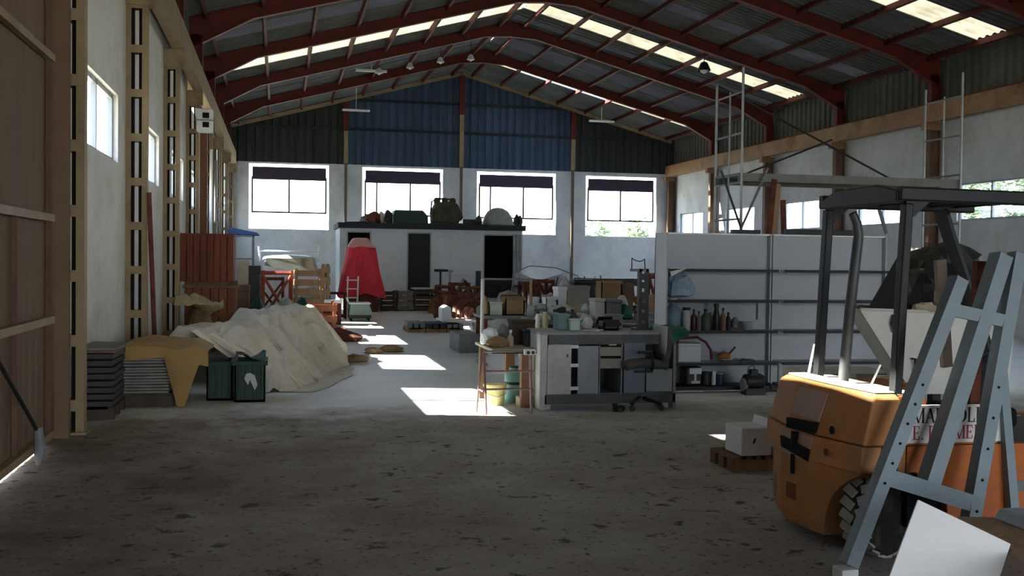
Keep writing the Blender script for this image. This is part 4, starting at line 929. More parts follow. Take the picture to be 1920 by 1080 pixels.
# strewn offcuts and scrap
rnd = random.Random(21)
kinds = []
def offc(k):
    if k == 0: return MB().prism([(-.2, 0), (.2, 0), (.16, .2), (-.05, .28), (-.2, .18)], 'y', -.12, .12)
    if k == 1: return MB().b2((-.22, -.15, 0), (.22, .15, .12))
    if k == 2: return MB().prism([(-.14, 0), (.1, 0), (.16, .34), (-.1, .38)], 'y', -.04, .05)
    return MB().blob((0, 0, .11), (.2, .15, .16), 40+k, .3, 10)
bases = {}
def strew(n, xs, ys, zf, mats, label, group, nm, cat, sc=(.6, 1.3), keys='a'):
    for i in range(n):
        k = rnd.randrange(4); m = mats[rnd.randrange(len(mats))]; key = (k, m.name, nm)
        if key not in bases:
            o = bases[key] = single(nm, offc(k), m, label, cat, group=group)
        else: o = bases[key].copy(); COL.objects.link(o); o['label'] = label; o['group'] = group
        s_ = rnd.uniform(*sc); o.scale = (s_*rnd.uniform(.8, 1.3), s_, s_*rnd.uniform(.7, 1.4)); o.rotation_euler = (0, 0, rnd.uniform(0, 6.28))
        y = ys[0]+(ys[1]-ys[0])*((i+.5)/n+rnd.uniform(-.03, .03)); r0 = xs(y); o.location = (rnd.uniform(*r0), y, zf)
GM = [M_lgrey, M_mgrey, M_beige, M_slabd, M_white]
rng = lambda a_, b_: (lambda y: (at(a_, 560, y).x, at(b_, 560, y).x))
strew(46, rng(925, 1235), (22.2, 29.6), 0, GM, 'stone offcut strewn on the floor between the tables and the cabin', 'offcuts strewn before the cabin', 'stone_offcut', 'stone offcut', (.8, 1.7))
strew(26, rng(815, 1000), (27.2, 30.6), 0, [M_r2, M_r3, M_rust], 'lump of rusty scrap iron strewn about the foot of the rusty frames', 'rusty scrap before the cabin', 'iron_scrap', 'scrap', (1, 2.0))
strew(16, rng(1000, 1235), (24, 29), 0, [M_r2, M_r3, M_dark], 'lump of dark iron scrap on the floor beyond the brown cartons', 'iron scrap beyond the cartons', 'iron_scrap', 'scrap', (1, 2.2))
for tb, n, lab in ((tx, 9, 'big grey casing'), (tx2, 8, 'brown cartons'), (tx3, 14, 'grey tub'), (tx4, 6, 'folder stack')):
    strew(n, (lambda y, tb=tb: (tb[0]-tb[3]*.45, tb[0]+tb[3]*.45)), (tb[1]+.5, tb[1]+.75), tb[2]+.001, GM, 'small stone offcut lying on the table of the '+lab, 'offcuts on the table of the '+lab, 'stone_offcut', 'stone offcut', (.4, .8))
# thin rods sticking up among the clutter
for i in range(14):
    x = rnd.uniform(985, 1240); Y = rnd.uniform(27, 31); A = at(x, rnd.uniform(516, 540), Y); dx = rnd.uniform(-.3, .3)
    mb_ = MB().tube([(0, 0, 0), (dx, 0, A.z)], .022, 5); single('steel_rod', mb_, [M_rust, M_dark, M_galv][i % 3], 'thin rod standing up out of the scrap before the end wall', 'rod', (A.x, Y, 0), group='rods standing before the end wall')

# tall thin rack at the cloth table
Yk = 15.6; a = at(905, 523, Yk); b = at(996, 525, Yk); w = b.x-a.x
t = thing('garment_rack', 'tall thin metal rack frame standing behind the slab table', 'rack', ((a.x+b.x)/2, Yk, 0)); z = a.z
MB().tube([(-w/2, 0, 0), (-w/2, 0, z)], .028, 8).build('post', M_lgrey, t); MB().tube([(w/2, 0, 0), (w/2, 0, z)], .022, 8).build('post', M_card, t)
MB().tube([(-w/2-.02, 0, z), (w/2+.02, 0, z)], .014, 8).build('top_rail', M_galv, t)
for sx in (-1, 1): MB().b2((sx*w/2-.03, -.3, 0), (sx*w/2+.03, .3, .04)).build('foot', M_galv, t)

# ================================================================== stone bench (counter) with cabinets
YB_ = 10.7; a = at(1012, 765, YB_); b = at(1266, 765, YB_); ww = b.x-a.x; cx = (a.x+b.x)/2; zt_ = .815
t = thing('workbench', 'grey cabinet workbench with thick worktop and open shelf bay', 'workbench', (cx, YB_, 0))
f_ = lambda px: at(px, 700, YB_).x-cx
M_wt = mat('dark_grey_worktop', '#55585a', rough=.6, var=.2, scale=4, dirt='#3a3c3d', dirt_amt=.5); M_wtt = mat('dusty_worktop', '#8f928e', rough=.75, var=.15, scale=4, dirt='#5b5c58', dirt_amt=.5)
MB().b2((-ww/2-.01, -.02, zt_-.03), (ww/2+.02, .62, zt_)).build('worktop', M_wtt, t, bevel=.004)
MB().b2((f_(1028), -.012, zt_-.13), (ww/2, .02, zt_-.03)).build('apron', M_wt, t)
MB().b2((-ww/2-.005, .0, .0), (f_(1026), .6, zt_-.03)).build('end_panel', M_lgrey, t, bevel=.004)
MB().b2((ww/2-.03, .0, .0), (ww/2, .6, zt_-.03)).build('end_panel', M_grey, t)
MB().b2((f_(1026), .57, .08), (ww/2-.03, .6, zt_-.03)).build('back_panel', M_mgrey, t)
MB().b2((f_(1022), .0, .06), (ww/2, .05, .16)).build('plinth', M_wt, t)
MB().b2((f_(1026), .02, .14), (ww/2-.03, .57, .17)).build('bottom_shelf', M_mgrey, t)
d1 = MB().b2((f_(1026), -.025, .165), (f_(1070), .0, .685)).build('door', M_lgrey, t, bevel=.008)
MB().box((f_(1062), -.03, .57), (.014, .012, .03)).build('door_knob', M_dark, d1)
MB().b2((f_(1082), -.025, .165), (f_(1121), .0, .67)).build('door', M_grey, t, bevel=.006)
MB().b2((f_(1071), .005, .165), (f_(1081), .03, .68)).build('gap_panel', M_void, t)
for zz in (.645, .45, .21): MB().b2((f_(1068), -.03, zz), (f_(1083), -.005, zz+.035)).build('clip', M_white, t)
for z0, z1 in ((.56, .655), (.43, .535)):
    dr = MB().b2((f_(1124), -.02, z0), (f_(1163), .3, z1)).build('drawer', M_bx, t, bevel=.004)
MB().b2((f_(1123), -.01, .16), (f_(1124.5), .55, .68)).build('divider', M_grey, t); MB().b2((f_(1164), -.01, .16), (f_(1166), .55, .68)).build('divider', M_grey, t)
MB().b2((f_(1168), -.03, .17), (f_(1208), -.005, .70)).build('door', mat('blue_grey_panel', '#6f7884', rough=.6, var=.08, dirt='#585f66', dirt_amt=.3), t, bevel=.006)
MB().b2((f_(1212), -.0, .18), (ww/2-.04, .02, .42)).build('lower_panel', M_grey, t)
for px in (1028, 1250):
    MB().b2((f_(px)-.04, .05, 0), (f_(px)+.04, .13, .06)).build('foot', M_lgrey, t)
# crumpled paper in the drawer bay, things on the worktop
single('crumpled_paper', MB().blob((0, 0, .03), (.05, .04, .04), 90, .3, 10), M_white, 'crumpled white paper on the upper open drawer', 'paper', (cx+f_(1150), YB_+.06, .655))
wt = (cx, YB_+.1, zt_, ww)
def on_top(fn, label, x0, y0, x1, d, m, dy=.1, **k): return onto(fn, wt, label, x0, y0, x1, d, m, dy=dy, **k)
on_top(box, 'teal grey box on the bench worktop', 1046, 589, 1068, .2, mat('teal_grey_card', '#6b8584', rough=.8, var=.15), name='teal_box', dy=.2)
on_top(box, 'pale mint box on the bench worktop beside the teal grey one', 1070, 598, 1088, .12, mat('pale_mint', '#a9bdb4', rough=.8, var=.1), name='mint_box', dy=.1)
on_top(box, 'black tray on the middle of the bench worktop', 1132, 603, 1160, .2, M_dark, name='black_tray', cat='tray', lid=False, dy=.1)
on_top(bale, 'grey cloth lump behind the pale mint box', 1094, 596, 1116, .18, M_lgrey, dy=.25, name='rag', seed=21, cat='rag')
on_top(box, 'grey brick shaped block behind the black tray', 1136, 590, 1168, .14, M_mgrey, name='grey_block', cat='block', dy=.34)
for i, (px, rz) in enumerate(((1100, .5), (1112, -.2), (1121, .9))):
    P = at(px, 612, YB_+.2); single('offcut_strip', MB().b2((-.09, -.02, 0), (.09, .02, .012)), M_lgrey if i < 2 else M_white, ['pale strip lying by the pale mint box', 'pale strip in front of the grey cloth lump', 'bright white strip lying by the black tray'][i], 'strip', (P.x, YB_+.16, zt_+.001), rz)
# green cloth hanging over the end
gx = cx+ww/2
single('green_cloth', MB().grid(lambda u, v: (gx-.17+.30*u, YB_-.035+.5*v if v > .14 else YB_-.035, zt_+.012+.035*abs(math.sin(6*u))*(v > .1)+.01*math.sin(9*v) if v > .14 else zt_+.01-(.14-v)*.7*(.4+.6*math.sin(3*u))), 16, 16), M_teal, 'green cloth bunched over the end of the bench worktop', 'cloth', solid=.006)
# black press column
P = at(1200, 612, YB_+.35); zz = at(1203, 504, YB_+.35).z
t = thing('drill_press_stand', 'black slotted upright stand with a grey bracket on the worktop', 'stand', (P.x+.02, YB_+.35, zt_))
hh = zz-zt_; c = MB()
for x in (-.048, .03): c.b2((x, -.03, 0), (x+.034, .03, hh))
for z in (0, .11, .22, .34, .45, .54): c.b2((-.02, -.028, z), (.035, .028, min(z+.07, hh)))
c.build('column', M_dark, t); MB().b2((-.1, -.09, 0), (.09, .09, .02)).build('base', M_dark, t)
MB().b2((-.135, -.03, hh-.03), (.06, .03, hh)).build('cross_arm', M_mgrey, t)
MB().tube([(-.125, 0, hh-.01), (-.125, 0, hh+.12), (-.1, 0, hh+.095), (-.04, 0, hh+.08), (-.01, 0, hh+.085), (.02, 0, hh+.11), (.028, 0, hh)], .006, 6).build('wire_loop', M_dark, t)

# slab table left of the bench on red trestle
a = at(925, 655, 10.9); z_ = at(960, 654, 10.9).z; b = at(1010, 655, 10.9)
t = thing('slab_table', 'pale stone slab laid as a table against the bench end', 'table', ((a.x+b.x)/2-.02, 11.1, 0)); w = b.x-a.x
MB().b2((-w/2, -.25, z_-.03), (w/2, .75, z_)).build('table_top', M_beige, t, bevel=.003); MB().b2((-w/2, -.26, z_-.045), (w/2, -.22, z_-.032)).build('edge_strip', M_dark, t)
MB().b2((w/2-.16, -.2, 0), (w/2-.06, -.1, z_-.03)).build('leg', mat('brown_wood_leg', '#7a5a48', rough=.8, var=.2), t); MB().b2((w/2-.16, .6, 0), (w/2-.06, .7, z_-.03)).build('leg', M_oak, t)
MB().b2((-w/2+.03, .6, 0), (-w/2+.1, .68, z_-.03)).build('leg', M_oak, t)
sx = (a.x+b.x)/2-.02; ztab = z_
# trestle stand
a = at(899, 765, 10.55); b = at(1003, 758, 10.55); w = b.x-a.x; zt2 = at(920, 655, 10.55).z
t = thing('steel_trestle', 'worn red and grey tubular trestle at the open edge of the slab table', 'trestle', ((a.x+b.x)/2, 10.55, 0)); M_wr = mat('worn_maroon_steel', '#8d6a6c', rough=.6, var=.25, scale=8, dirt='#b0b0b0', dirt_amt=.5)
for s_, yy in ((-1, -.09), (-1, .17), (1, -.06), (1, .17)):
    MB().tube([(s_*w/2*(1 if yy > 0 else .82), yy, 0), (s_*w/2*.86, .04+yy*.3, zt2)], .012, 8).build('leg', M_wr, t)
for z in (.38*zt2, .66*zt2, .97*zt2): MB().tube([(-w/2*.9, -.02, z), (w/2*.9, -.02, z)], .011, 8).build('rung', M_wr if z < .5 else M_galv, t)
for sxx in (-1, 1): MB().tube([(sxx*w/2*.9, -.05, .35*zt2), (sxx*w/2*.93, .13, .35*zt2)], .009, 6).build('side_rung', M_wr, t)
# white socket piece hanging under the slab
P = at(987, 650, 10.6)
t = thing('socket_block', 'white double socket block hanging from the trestle under the slab table', 'socket', (P.x, 10.45, at(987, 658, 10.45).z-.03)); MB().b2((-.06, -.02, -.01), (.06, .02, .05)).build('casing', M_white, t, bevel=.008)
for x in (-.02, .03): MB().lathe([(.004, 0), (.018, 0), (.018, .006), (.004, .006)], (x, -.022, .015), 12, Matrix.Rotation(PI/2, 3, 'X')).build('socket_hole', M_dark, t)
# on the slab table
def on_slab(fn, label, x0, y0, x1, d, m, dy=.05, **k): return onto(fn, (0, 11.0, ztab, 0), label, x0, y0, x1, d, m, dy=dy, **k)
on_slab(bale, 'brown rag with dark bits on the slab table', 917, 632, 958, .18, M_card, name='rag', seed=31, cat='rag')
on_slab(bale, 'white crumpled paper heap on the slab table', 905, 612, 938, .25, M_white, dy=.3, name='paper_heap', seed=32, cat='paper')
on_slab(bale, 'dark and pale rag heap in the middle of the slab table', 936, 608, 962, .25, M_mgrey, dy=.42, name='rag', seed=33, cat='rag')
on_slab(box, 'dark brown sack like box at the bench end of the slab table', 962, 600, 1002, .25, mat('dark_brown_sacking', '#453d33', rough=.95, var=.25), dy=.4, name='brown_box')
on_slab(box, 'dark battery box touching the bench worktop', 985, 618, 1003, .12, M_dark, dy=.15, name='battery_box')
t = thing('spray_bottle', 'beige spray bottle standing on the slab table', 'bottle', (at(957, 630, 11.2).x, 11.2, ztab)); MB().lathe([(.03, 0), (.035, .01), (.035, .1), (.014, .13), (.014, .15)], n=14).build('body', M_beige, t, smooth=True); MB().box((0, -.01, .165), (.02, .05, .03)).build('trigger_head', M_white, t)
# blue and cream things around x 980-1040
onto(bale, tx3, 'blue grey cloth bundle at the near end of the low table', 980, 590, 1002, .3, M_blue, dy=.2, name='cloth_pile', seed=34, cat='cloth') if 0 else None
for i, (x0, x1, y0, m, lab) in enumerate(((1004, 1014, 588, M_lgrey, 'light upright tin behind the slab table'), (1016, 1028, 584, M_beige, 'beige upright tin by the bench worktop'))):
    Y = 12.6; A = at((x0+x1)/2, y0, Y); w = at(x1, y0, Y).x-at(x0, y0, Y).x
    t = thing('tall_canister', lab, 'canister', (A.x, Y, 0)); MB().lathe([(w*.5, 0), (w*.5, A.z*.92), (w*.3, A.z)], n=16).build('body', m, t, smooth=True); MB().lathe([(w*.31, A.z-.005), (w*.31, A.z+.03)], n=12).build('cap', M_dark, t)

# buckets under the slab
P = floor_at(932, 762)
t = thing('bucket', 'cream yellow bucket in the sun patch under the trestle', 'bucket', (P.x, P.y+.12, 0)); M_cy = mat('cream_yellow_plastic', '#c7bb83', rough=.6, var=.12, scale=4, dirt='#8f8452', dirt_amt=.5)
MB().lathe([(.085, 0), (.09, .005), (.118, .215), (.122, .22), (.11, .22), (.082, .02), (.01, .02)], n=22).build('body', M_cy, t, smooth=True); MB().lathe([(.117, .2), (.127, .2), (.127, .225), (.117, .225)], n=22).build('rim', M_cy, t)
MB().tube([(-.12, 0, .2), (-.1, -.09, .13), (0, -.13, .1), (.1, -.09, .13), (.12, 0, .2)], .004, 6).build('handle', M_galv, t)
P = floor_at(967, 757)
t = thing('canister', 'teal canister with a dark mouth beside the cream bucket', 'canister', (P.x, P.y+.12, 0)); M_tl = mat('pale_teal_plastic', '#6f9c97', rough=.55, var=.15, scale=4, dirt='#476863', dirt_amt=.4)
MB().lathe([(.09, 0), (.1, .02), (.1, .3), (.085, .34), (.05, .36), (.05, .385)], n=20).build('body', M_tl, t, smooth=True); MB().lathe([(.045, .38), (.056, .385), (.056, .4), (.03, .4)], n=14).build('mouth', M_dark, t); MB().lathe([(.101, .2), (.103, .205), (.103, .225), (.101, .23)], n=20).build('band', M_dark, t)
P = floor_at(988, 764); single('stone_block', MB().b2((-.09, -.07, 0), (.09, .07, .11)), M_beige, 'small beige block on the floor by the trestle foot', 'stone block', (P.x, P.y+.07, 0), .1, bevel=.008)
P = floor_at(1160, 772); single('stone_chunk', MB().blob((0, 0, .025), (.06, .04, .045), 41, .3, 10), M_dark, 'small black lump on the floor before the bench', 'lump', (P.x, P.y, 0))

# office chair
P = floor_at(1204, 768)
t = thing('office_chair', 'worn grey office chair turned sideways in front of the bench', 'chair', (P.x+.02, P.y+.12, 0), 0)
M_up = mat('dusty_dark_upholstery', '#4e4f4e', rough=.9, var=.2, scale=6, dirt='#77766f', dirt_amt=.4); M_shell = mat('pale_chair_shell', '#a5a7a4', rough=.6, var=.1)
MB().add(*(lambda g: (g.v, g.f))(MB().grid(lambda u, v: (-.22+.44*u, -.21+.42*v, .47-.03*(2*u-1)**2-.02*(2*v-1)**4), 10, 8))).build('seat', M_up, t, solid=-.07, smooth=True)
MB().grid(lambda u, v: (.23+.03*math.sin(PI*v)+.03*v, -.2+.4*u, .5+.38*v-.02*(2*u-1)**4), 8, 10).build('backrest', M_up, t, solid=.06, smooth=True)
MB().b2((.195, -.20, .52), (.225, .20, .88)).build('front_shell', M_shell, t, bevel=.01)
MB().bar((.1, 0, .41), (.3, 0, .43), .06, .02).bar((.3, 0, .42), (.3, 0, .66), .06, .02, (1, 0, 0)).build('back_bracket', M_dark, t)
MB().tube([(0, 0, .1), (0, 0, .4)], .025, 10).build('column', M_dark, t); MB().b2((-.1, -.1, .385), (.1, .1, .41)).build('mechanism', M_dark, t)
for s_ in (-1, 1): MB().tube([(.05, s_*.2, .42), (.05, s_*.26, .5), (.02, s_*.26, .62), (-.12, s_*.26, .62)], .014, 8).build('armrest', M_dark, t)
for k in range(5):
    a_ = 2*PI*k/5+.3; L1 = MB().tube([(0, 0, .12), (math.cos(a_)*.27, math.sin(a_)*.27, .07)], [.025, .014], 8).build('base_leg', M_dark, t)
    MB().lathe([(.005, -.015), (.028, -.015), (.028, .015), (.005, .015)], (math.cos(a_)*.27, math.sin(a_)*.27, .028), 12, Matrix.Rotation(PI/2, 3, 'X')).build('castor', M_dark, L1)
single('seat_tray', MB().b2((-.12, -.1, 0), (.12, .1, .02)), M_white, 'pale tray lying on the grey office chair seat', 'tray', (P.x-.02, P.y+.12, .475), bevel=.004)
# ================================================================== white shelving wall
YS = 11.9
M_sh = mat('white_shelf_panel', '#a2a7ab', rough=.55, var=.06, scale=1.2, dirt='#8d9197', dirt_amt=.35); M_shd = mat('dark_shelf_edge', '#2a2829', rough=.6, var=.2)
sxs = [(at(1248, 600, YS).x, at(1466, 600, YS).x), (at(1468, 600, YS).x, at(1686, 600, YS).x)]
SZ = [.352, .736, 1.105, 1.475]; shtop = 1.905
for i, (xa, xb) in enumerate(sxs):
    t = thing('shelving_unit', ['white shelving unit with bottles next to the bench', 'empty white shelving unit behind the forklift'][i], 'shelving', ((xa+xb)/2, YS, 0)); w = xb-xa
    MB().b2((-w/2, .38, .06), (w/2, .4, shtop)).build('back_panel', M_sh, t)
    MB().b2((-w/2, .0 if i == 0 else .3, 0), (-w/2+.02, .4, shtop)).build('side_panel' if i == 0 else 'upright', M_sh, t)
    MB().b2((w/2-.02, .3, 0), (w/2, .4, shtop)).build('upright', M_sh, t)
    MB().b2((w/2-.06 if i else w/2-.03, .0, 0), (w/2-.04 if i else w/2-.01, .03, shtop*.0+.35)).build('foot_post', M_grey, t)
    for j, z in enumerate(SZ):
        sh = MB().b2((-w/2+.02, .02, z-.022), (w/2-.02, .38, z)).build('shelf', M_sh, t)
        MB().b2((-w/2+.02, .0, z-.028), (w/2-.045, .02, z+.004)).build('shelf_edge', M_shd, sh)
    MB().b2((-w/2+.02, .0, .03), (w/2-.02, .38, .075)).build('shelf', M_shd, t)
    MB().b2((-w/2, .33, shtop-.01), (w/2, .4, shtop+.01)).build('top_strip', M_white, t)
X1 = sxs[0][0]
def shelf_item(px0, px1, y0, z, dy=.1):
    Y = YS+dy; a = at(px0, y0, Y); b = at(px1, y0, Y); return (a.x+b.x)/2, Y, z+.002, max(.02, b.x-a.x), a.z-z
def bottle(label, px0, px1, y0, z, m, dy=.1, name='bottle', capm=None, neck=.3, cat='bottle', handle=False):
    X, Y, z0, w, h = shelf_item(px0, px1, y0, z, dy); t = thing(name, label, cat, (X, Y+w/2, z0)); r = w/2
    MB().lathe([(r*.95, 0), (r, .008), (r, h*.55), (r*.8, h*.68), (r*neck, h*.8), (r*neck, h*.9)], n=14).build('body', m, t, smooth=True)
    MB().lathe([(r*neck*1.25, h*.88), (r*neck*1.25, h), (r*neck*.8, h)], n=12).build('cap', capm or M_dark, t)
    if handle: MB().tube([(r*.5, 0, h*.75), (r*.95, 0, h*.85), (r*1.05, 0, h*.6)], .01, 6).build('handle', m, t)
    return t
# z=1.105 shelf: jug/plastic bag; hat-like white cloth on top
X, Y, z0, w, h = shelf_item(1252, 1305, 516, SZ[2]); single('plastic_bag', MB().blob((0, 0, h*.45), (w*.5, .13, h*.62), 61, .22, 16), mat('pale_blue_film', '#8398a8', rough=.4, var=.25, scale=6), 'pale blue plastic bag slumped on the third shelf', 'bag', (X+.01, Y+.1, z0))
X, Y, z0, w, h = shelf_item(1250, 1279, 501, SZ[3]); single('paper_sheet', MB().grid(lambda u, v: (-.09+.2*u, -.16+.3*v, .012-(.10*(1-u)*(.25-v)/.25 if v < .25 else 0)), 8, 8), M_white, 'white paper sheet hanging over the end of the top shelf', 'paper', (X, Y+.02, z0), solid=.003)
bottle('big pale blue water jug with white cap beside the shelf end', 1253, 1282, 560, SZ[1], mat('pale_blue_jug', '#6f8794', rough=.3, var=.1), name='water_jug', cat='jug', capm=M_white, neck=.38, dy=.08)
bottle('squat jar with a black lid beside the water jug', 1283, 1297, 577, SZ[1], M_lgrey, neck=.8, dy=.1, name='jar', cat='jar')
bottle('dark red bottle near the black lidded jar', 1298, 1308, 580, SZ[1], mat('dark_red_glass', '#4a1f26', rough=.3), dy=.12)
bottle('small mauve bottle between red bottle and green canister', 1308, 1317, 584, SZ[1], mat('mauve_plastic', '#6a5564', rough=.5), dy=.1)
bottle('dark green canister with short neck on the second shelf', 1318, 1336, 580, SZ[1], mat('olive_plastic', '#43533f', rough=.5, var=.2), dy=.1, handle=True)
bottle('tall dark bottle with wide green black cap', 1340, 1352, 570, SZ[1], mat('brown_black_glass', '#2a2420', rough=.3), dy=.14, neck=.6, capm=M_green)
bottle('brown bottle with pale label area and dark cap', 1353, 1364, 578, SZ[1], mat('pink_brown_plastic', '#7a574a', rough=.5), dy=.1)
bottle('black round shouldered bottle at the end of the bottle row', 1363, 1373, 586, SZ[1], M_dark, dy=.1, neck=.4)
X, Y, z0, w, h = shelf_item(1375, 1388, 597, SZ[1]); single('grey_lump', MB().blob((0, 0, h*.45), (w*.5, .05, h*.6), 62, .2, 10), M_mgrey, 'small grey lump past the row of bottles', 'lump', (X, Y+.06, z0))
X, Y, z0, w, h = shelf_item(1393, 1420, 600, SZ[1]); single('glass_bowl', MB().lathe([(w*.2, 0), (w*.42, h*.4), (w*.46, h*.8), (w*.44, h*.8), (w*.3, .01)], n=16), M_grey, 'shallow grey bowl on the second shelf', 'bowl', (X, Y+.1, z0), smooth=True)
single('hanging_strap', MB().b2((-.012, -.006, -.2), (.012, .0, 0)), M_dark, 'black strap hanging from the third shelf edge', 'strap', (at(1419, 566, YS).x, YS-.006, SZ[2]-.03))
# lower shelf
X, Y, z0, w, h = shelf_item(1275, 1318, 645, SZ[0]); box('white lidded box on the lower shelf inside a red hose loop', X, Y+.05, z0, w, .24, h, M_white, name='white_box')
X, Y, z0, w, h = shelf_item(1268, 1334, 641, SZ[0], .02)
single('hose_loop', MB().tube([(-w*.5, .02, .02), (-w*.5, .02, h*.7), (-w*.42, .02, h+.02), (w*.1, .02, h+.035), (w*.35, .02, h*.9), (w*.47, .0, h*.55), (w*.5, -.0, .03)], .016, 8), mat('dark_red_hose', '#5d2028', rough=.5), 'dark red hose looped over the white box on the lower shelf', 'hose', (X, Y-.01, z0+.016), smooth=True)
X, Y, z0, w, h = shelf_item(1350, 1387, 651, SZ[0]); t = thing('power_tool', 'orange brown power tool lying on the lower shelf', 'tool', (X, Y+.1, z0)); MB().blob((-.03, 0, .06), (w*.34, .05, .06), 63, .12, 14).build('body', mat('dull_orange_plastic', '#96602f', rough=.5, var=.15), t, smooth=True); MB().tube([(.02, 0, .08), (w*.45, 0, h*.95)], .012, 8).build('handle', M_dark, t); MB().b2((-.06, -.03, 0), (.05, .03, .015)).build('base', M_dark, t)
X, Y, z0, w, h = shelf_item(1392, 1420, 670, SZ[0]); single('steel_offcut', MB().prism([(-w/2, 0), (w/2, 0), (w/2-.03, .03), (-w/2+.05, .035)], 'y', -.04, .04), M_dark, 'flat black blade lying past the orange tool', 'tool', (X, Y+.08, z0))
# floor level shelf
for i, (x0, x1, y0, m, lab, nm, cap) in enumerate(((1288, 1318, 689, M_dark, 'dark machine with white T-shaped mark on the floor shelf', 'small_machine', None), (1318, 1337, 699, M_dark, 'black tub on the floor shelf beside the white marked machine', 'tub', None), (1345, 1362, 700, mat('navy_tin', '#232c45', rough=.4), 'navy blue tin on the floor shelf', 'tin', None), (1337, 1345, 697, M_white, 'narrow white tube between black tub and navy tin', 'tube', None))):
    X, Y, z0, w, h = shelf_item(x0, x1, y0, .075)
    if nm in ('tin', 'tub', 'tube'):
        t = thing('paint_'+nm if nm == 'tin' else 'plastic_'+nm, lab, nm, (X, Y+w/2+.02, z0)); MB().lathe([(w/2, 0), (w/2, h*.93)], n=18).build('body', m, t); MB().lathe([(w/2+.004, h*.9), (w/2+.004, h), (w/2*.8, h)], n=18).build('lid', M_grey if nm == 'tin' else m, t)
    else:
        t = thing(nm, lab, 'machine', (X, Y+.12, z0)); MB().b2((-w/2, -.1, 0), (w/2, .1, h)).build('body', m, t, bevel=.02)
        MB().b2((-w*.3, -.108, h*.62), (w*.45, -.1, h*.95)).b2((.0, -.108, h*.15), (w*.12, -.1, h*.62)).b2((-w*.2, -.108, h*.1), (w*.35, -.1, h*.25)).build('white_mark', M_white, t)
# black motor on the floor in front
P = floor_at(1412, 748); t = thing('electric_motor', 'black electric motor block standing before the shelving', 'motor', (P.x, P.y+.0, 0)); t.location.y = YS-.22
X0 = at(1412, 740, YS-.22).x; t.location.x = X0; Rm = Matrix.Rotation(PI/2, 3, 'Y')
MB().lathe([(.03, -.12), (.085, -.11), (.09, -.05), (.09, .08), (.07, .13), (.03, .14)], (0, 0, .16), 16, Rm).build('body', M_dark, t, smooth=True)
MB().lathe([(.02, 0), (.075, .01), (.075, .05), (.02, .06)], (-.15, 0, .12), 16, Rm).build('pulley', M_mgrey, t); MB().b2((-.12, -.08, 0), (.12, .08, .08)).build('mount', M_dark, t); MB().b2((-.05, -.05, .22), (.04, .05, .30)).build('terminal_box', M_dark, t, bevel=.008); MB().tube([(-.08, 0, .26), (-.06, 0, .33), (.0, 0, .34), (.03, 0, .28)], .008, 6).build('lifting_eye', M_mgrey, t)
MB().tube([(.1, 0, .16), (.2, -.02, .13), (.24, .02, .06)], .012, 6).build('cable', M_dark, t)

# ================================================================== scaffold
YN, YFr = 14.5, 15.45
zd = at(1500, 327, YN).z
def ladder_frame(label, X, ztop, low, cat='scaffold frame'):
    t = thing('scaffold_ladder', label, cat, (X, YN, 0))
    for y, zt in ((0, ztop), (YFr-YN, ztop-.12)):
        MB().tube([(0, y, 0), (0, y, zt)], .02, 10).build('upright', M_galv, t)
    MB().tube([(0, .45, 2.0), (0, .45, ztop-.3)], .015, 8).build('inner_upright', M_galv, t)
    r = [ztop-.35, ztop-.95, ztop-1.55, zd-.137, 2.2, 1.6, 1.0, .4]
    for z in r: MB().tube([(0, 0, z), (0, YFr-YN, z)], .016, 8).build('rung', M_galv, t)
    return t
Xa = at(1391, 300, YN).x; Xb = at(1803, 250, YN).x
ladder_frame('tall grey scaffold ladder frame behind the first shelving unit', Xa, 4.4, 0); ladder_frame('tall grey scaffold ladder frame behind the forklift roof', Xb, 4.5, 0)
zd = at(1500, 327, YN).z
t = thing('scaffold_deck', 'grey scaffold platform spanning between the two ladder frames', 'scaffold platform', ((Xa+Xb)/2, (YN+YFr)/2, zd)); w = Xb-Xa+.05; d = YFr-YN-.10
MB().b2((-w/2, -d/2, -.02), (w/2, d/2, 0)).build('deck_board', M_mgrey, t)
for s_ in (-1, 1): MB().b2((-w/2, s_*d/2-.02, -.12), (w/2, s_*d/2+.02, 0)).build('side_beam', mat('dull_galvanised_beam', '#6d6d66', rough=.6, metal=.3, var=.2), t)
p = at(1500, 245, YFr); q = at(1668, 342, YN); single('scaffold_brace', MB().tube([at(1347, 161, YFr+.036), at(1700, 352, YFr+.036)], .017, 8), M_dark, 'long dark diagonal brace descending across the scaffold bay', 'brace')
single('scaffold_brace', MB().tube([at(1342, 348, YFr-.036), at(1560, 262, YFr-.036)], .015, 8), M_dark, 'dark diagonal brace rising from the first scaffold frame', 'brace')
single('scaffold_brace', MB().tube([at(1352, 320, YN-.037), at(1392, 436, YN-.037)], .018, 8), M_dark, 'short dark brace crossing the lower part of the first scaffold frame', 'brace')
single('scaffold_brace', MB().tube([at(1440, 315, YN-.07), at(1388, 432, YN-.04)], .02, 8), M_mgrey, 'grey brace slanting from the deck down to the first scaffold frame', 'brace')
single('scaffold_brace', MB().tube([at(1643, 375, YN-.06), at(1662, 438, YN-.06)], .03, 8), M_mgrey, 'short grey brace below the scaffold deck near the forklift roof', 'brace')
# storage shelf of dark beams on the shelving tops
Yd = 12.2
for i, (x0, x1, y, h, lab) in enumerate(((1375, 1428, 438, .05, 'dark bar lying on top of the first shelving unit'), (1476, 1620, 441, .07, 'long dark beam lying on top of the second shelving unit'))):
    a = at(x0, y, Yd); b = at(x1, y, Yd); w = b.x-a.x
    single('dark_beam', MB().b2((-w/2, -.04, 0), (w/2, .035, h)), M_dark, lab, 'beam', ((a.x+b.x)/2, YS+.365, shtop+.011), bevel=.004)
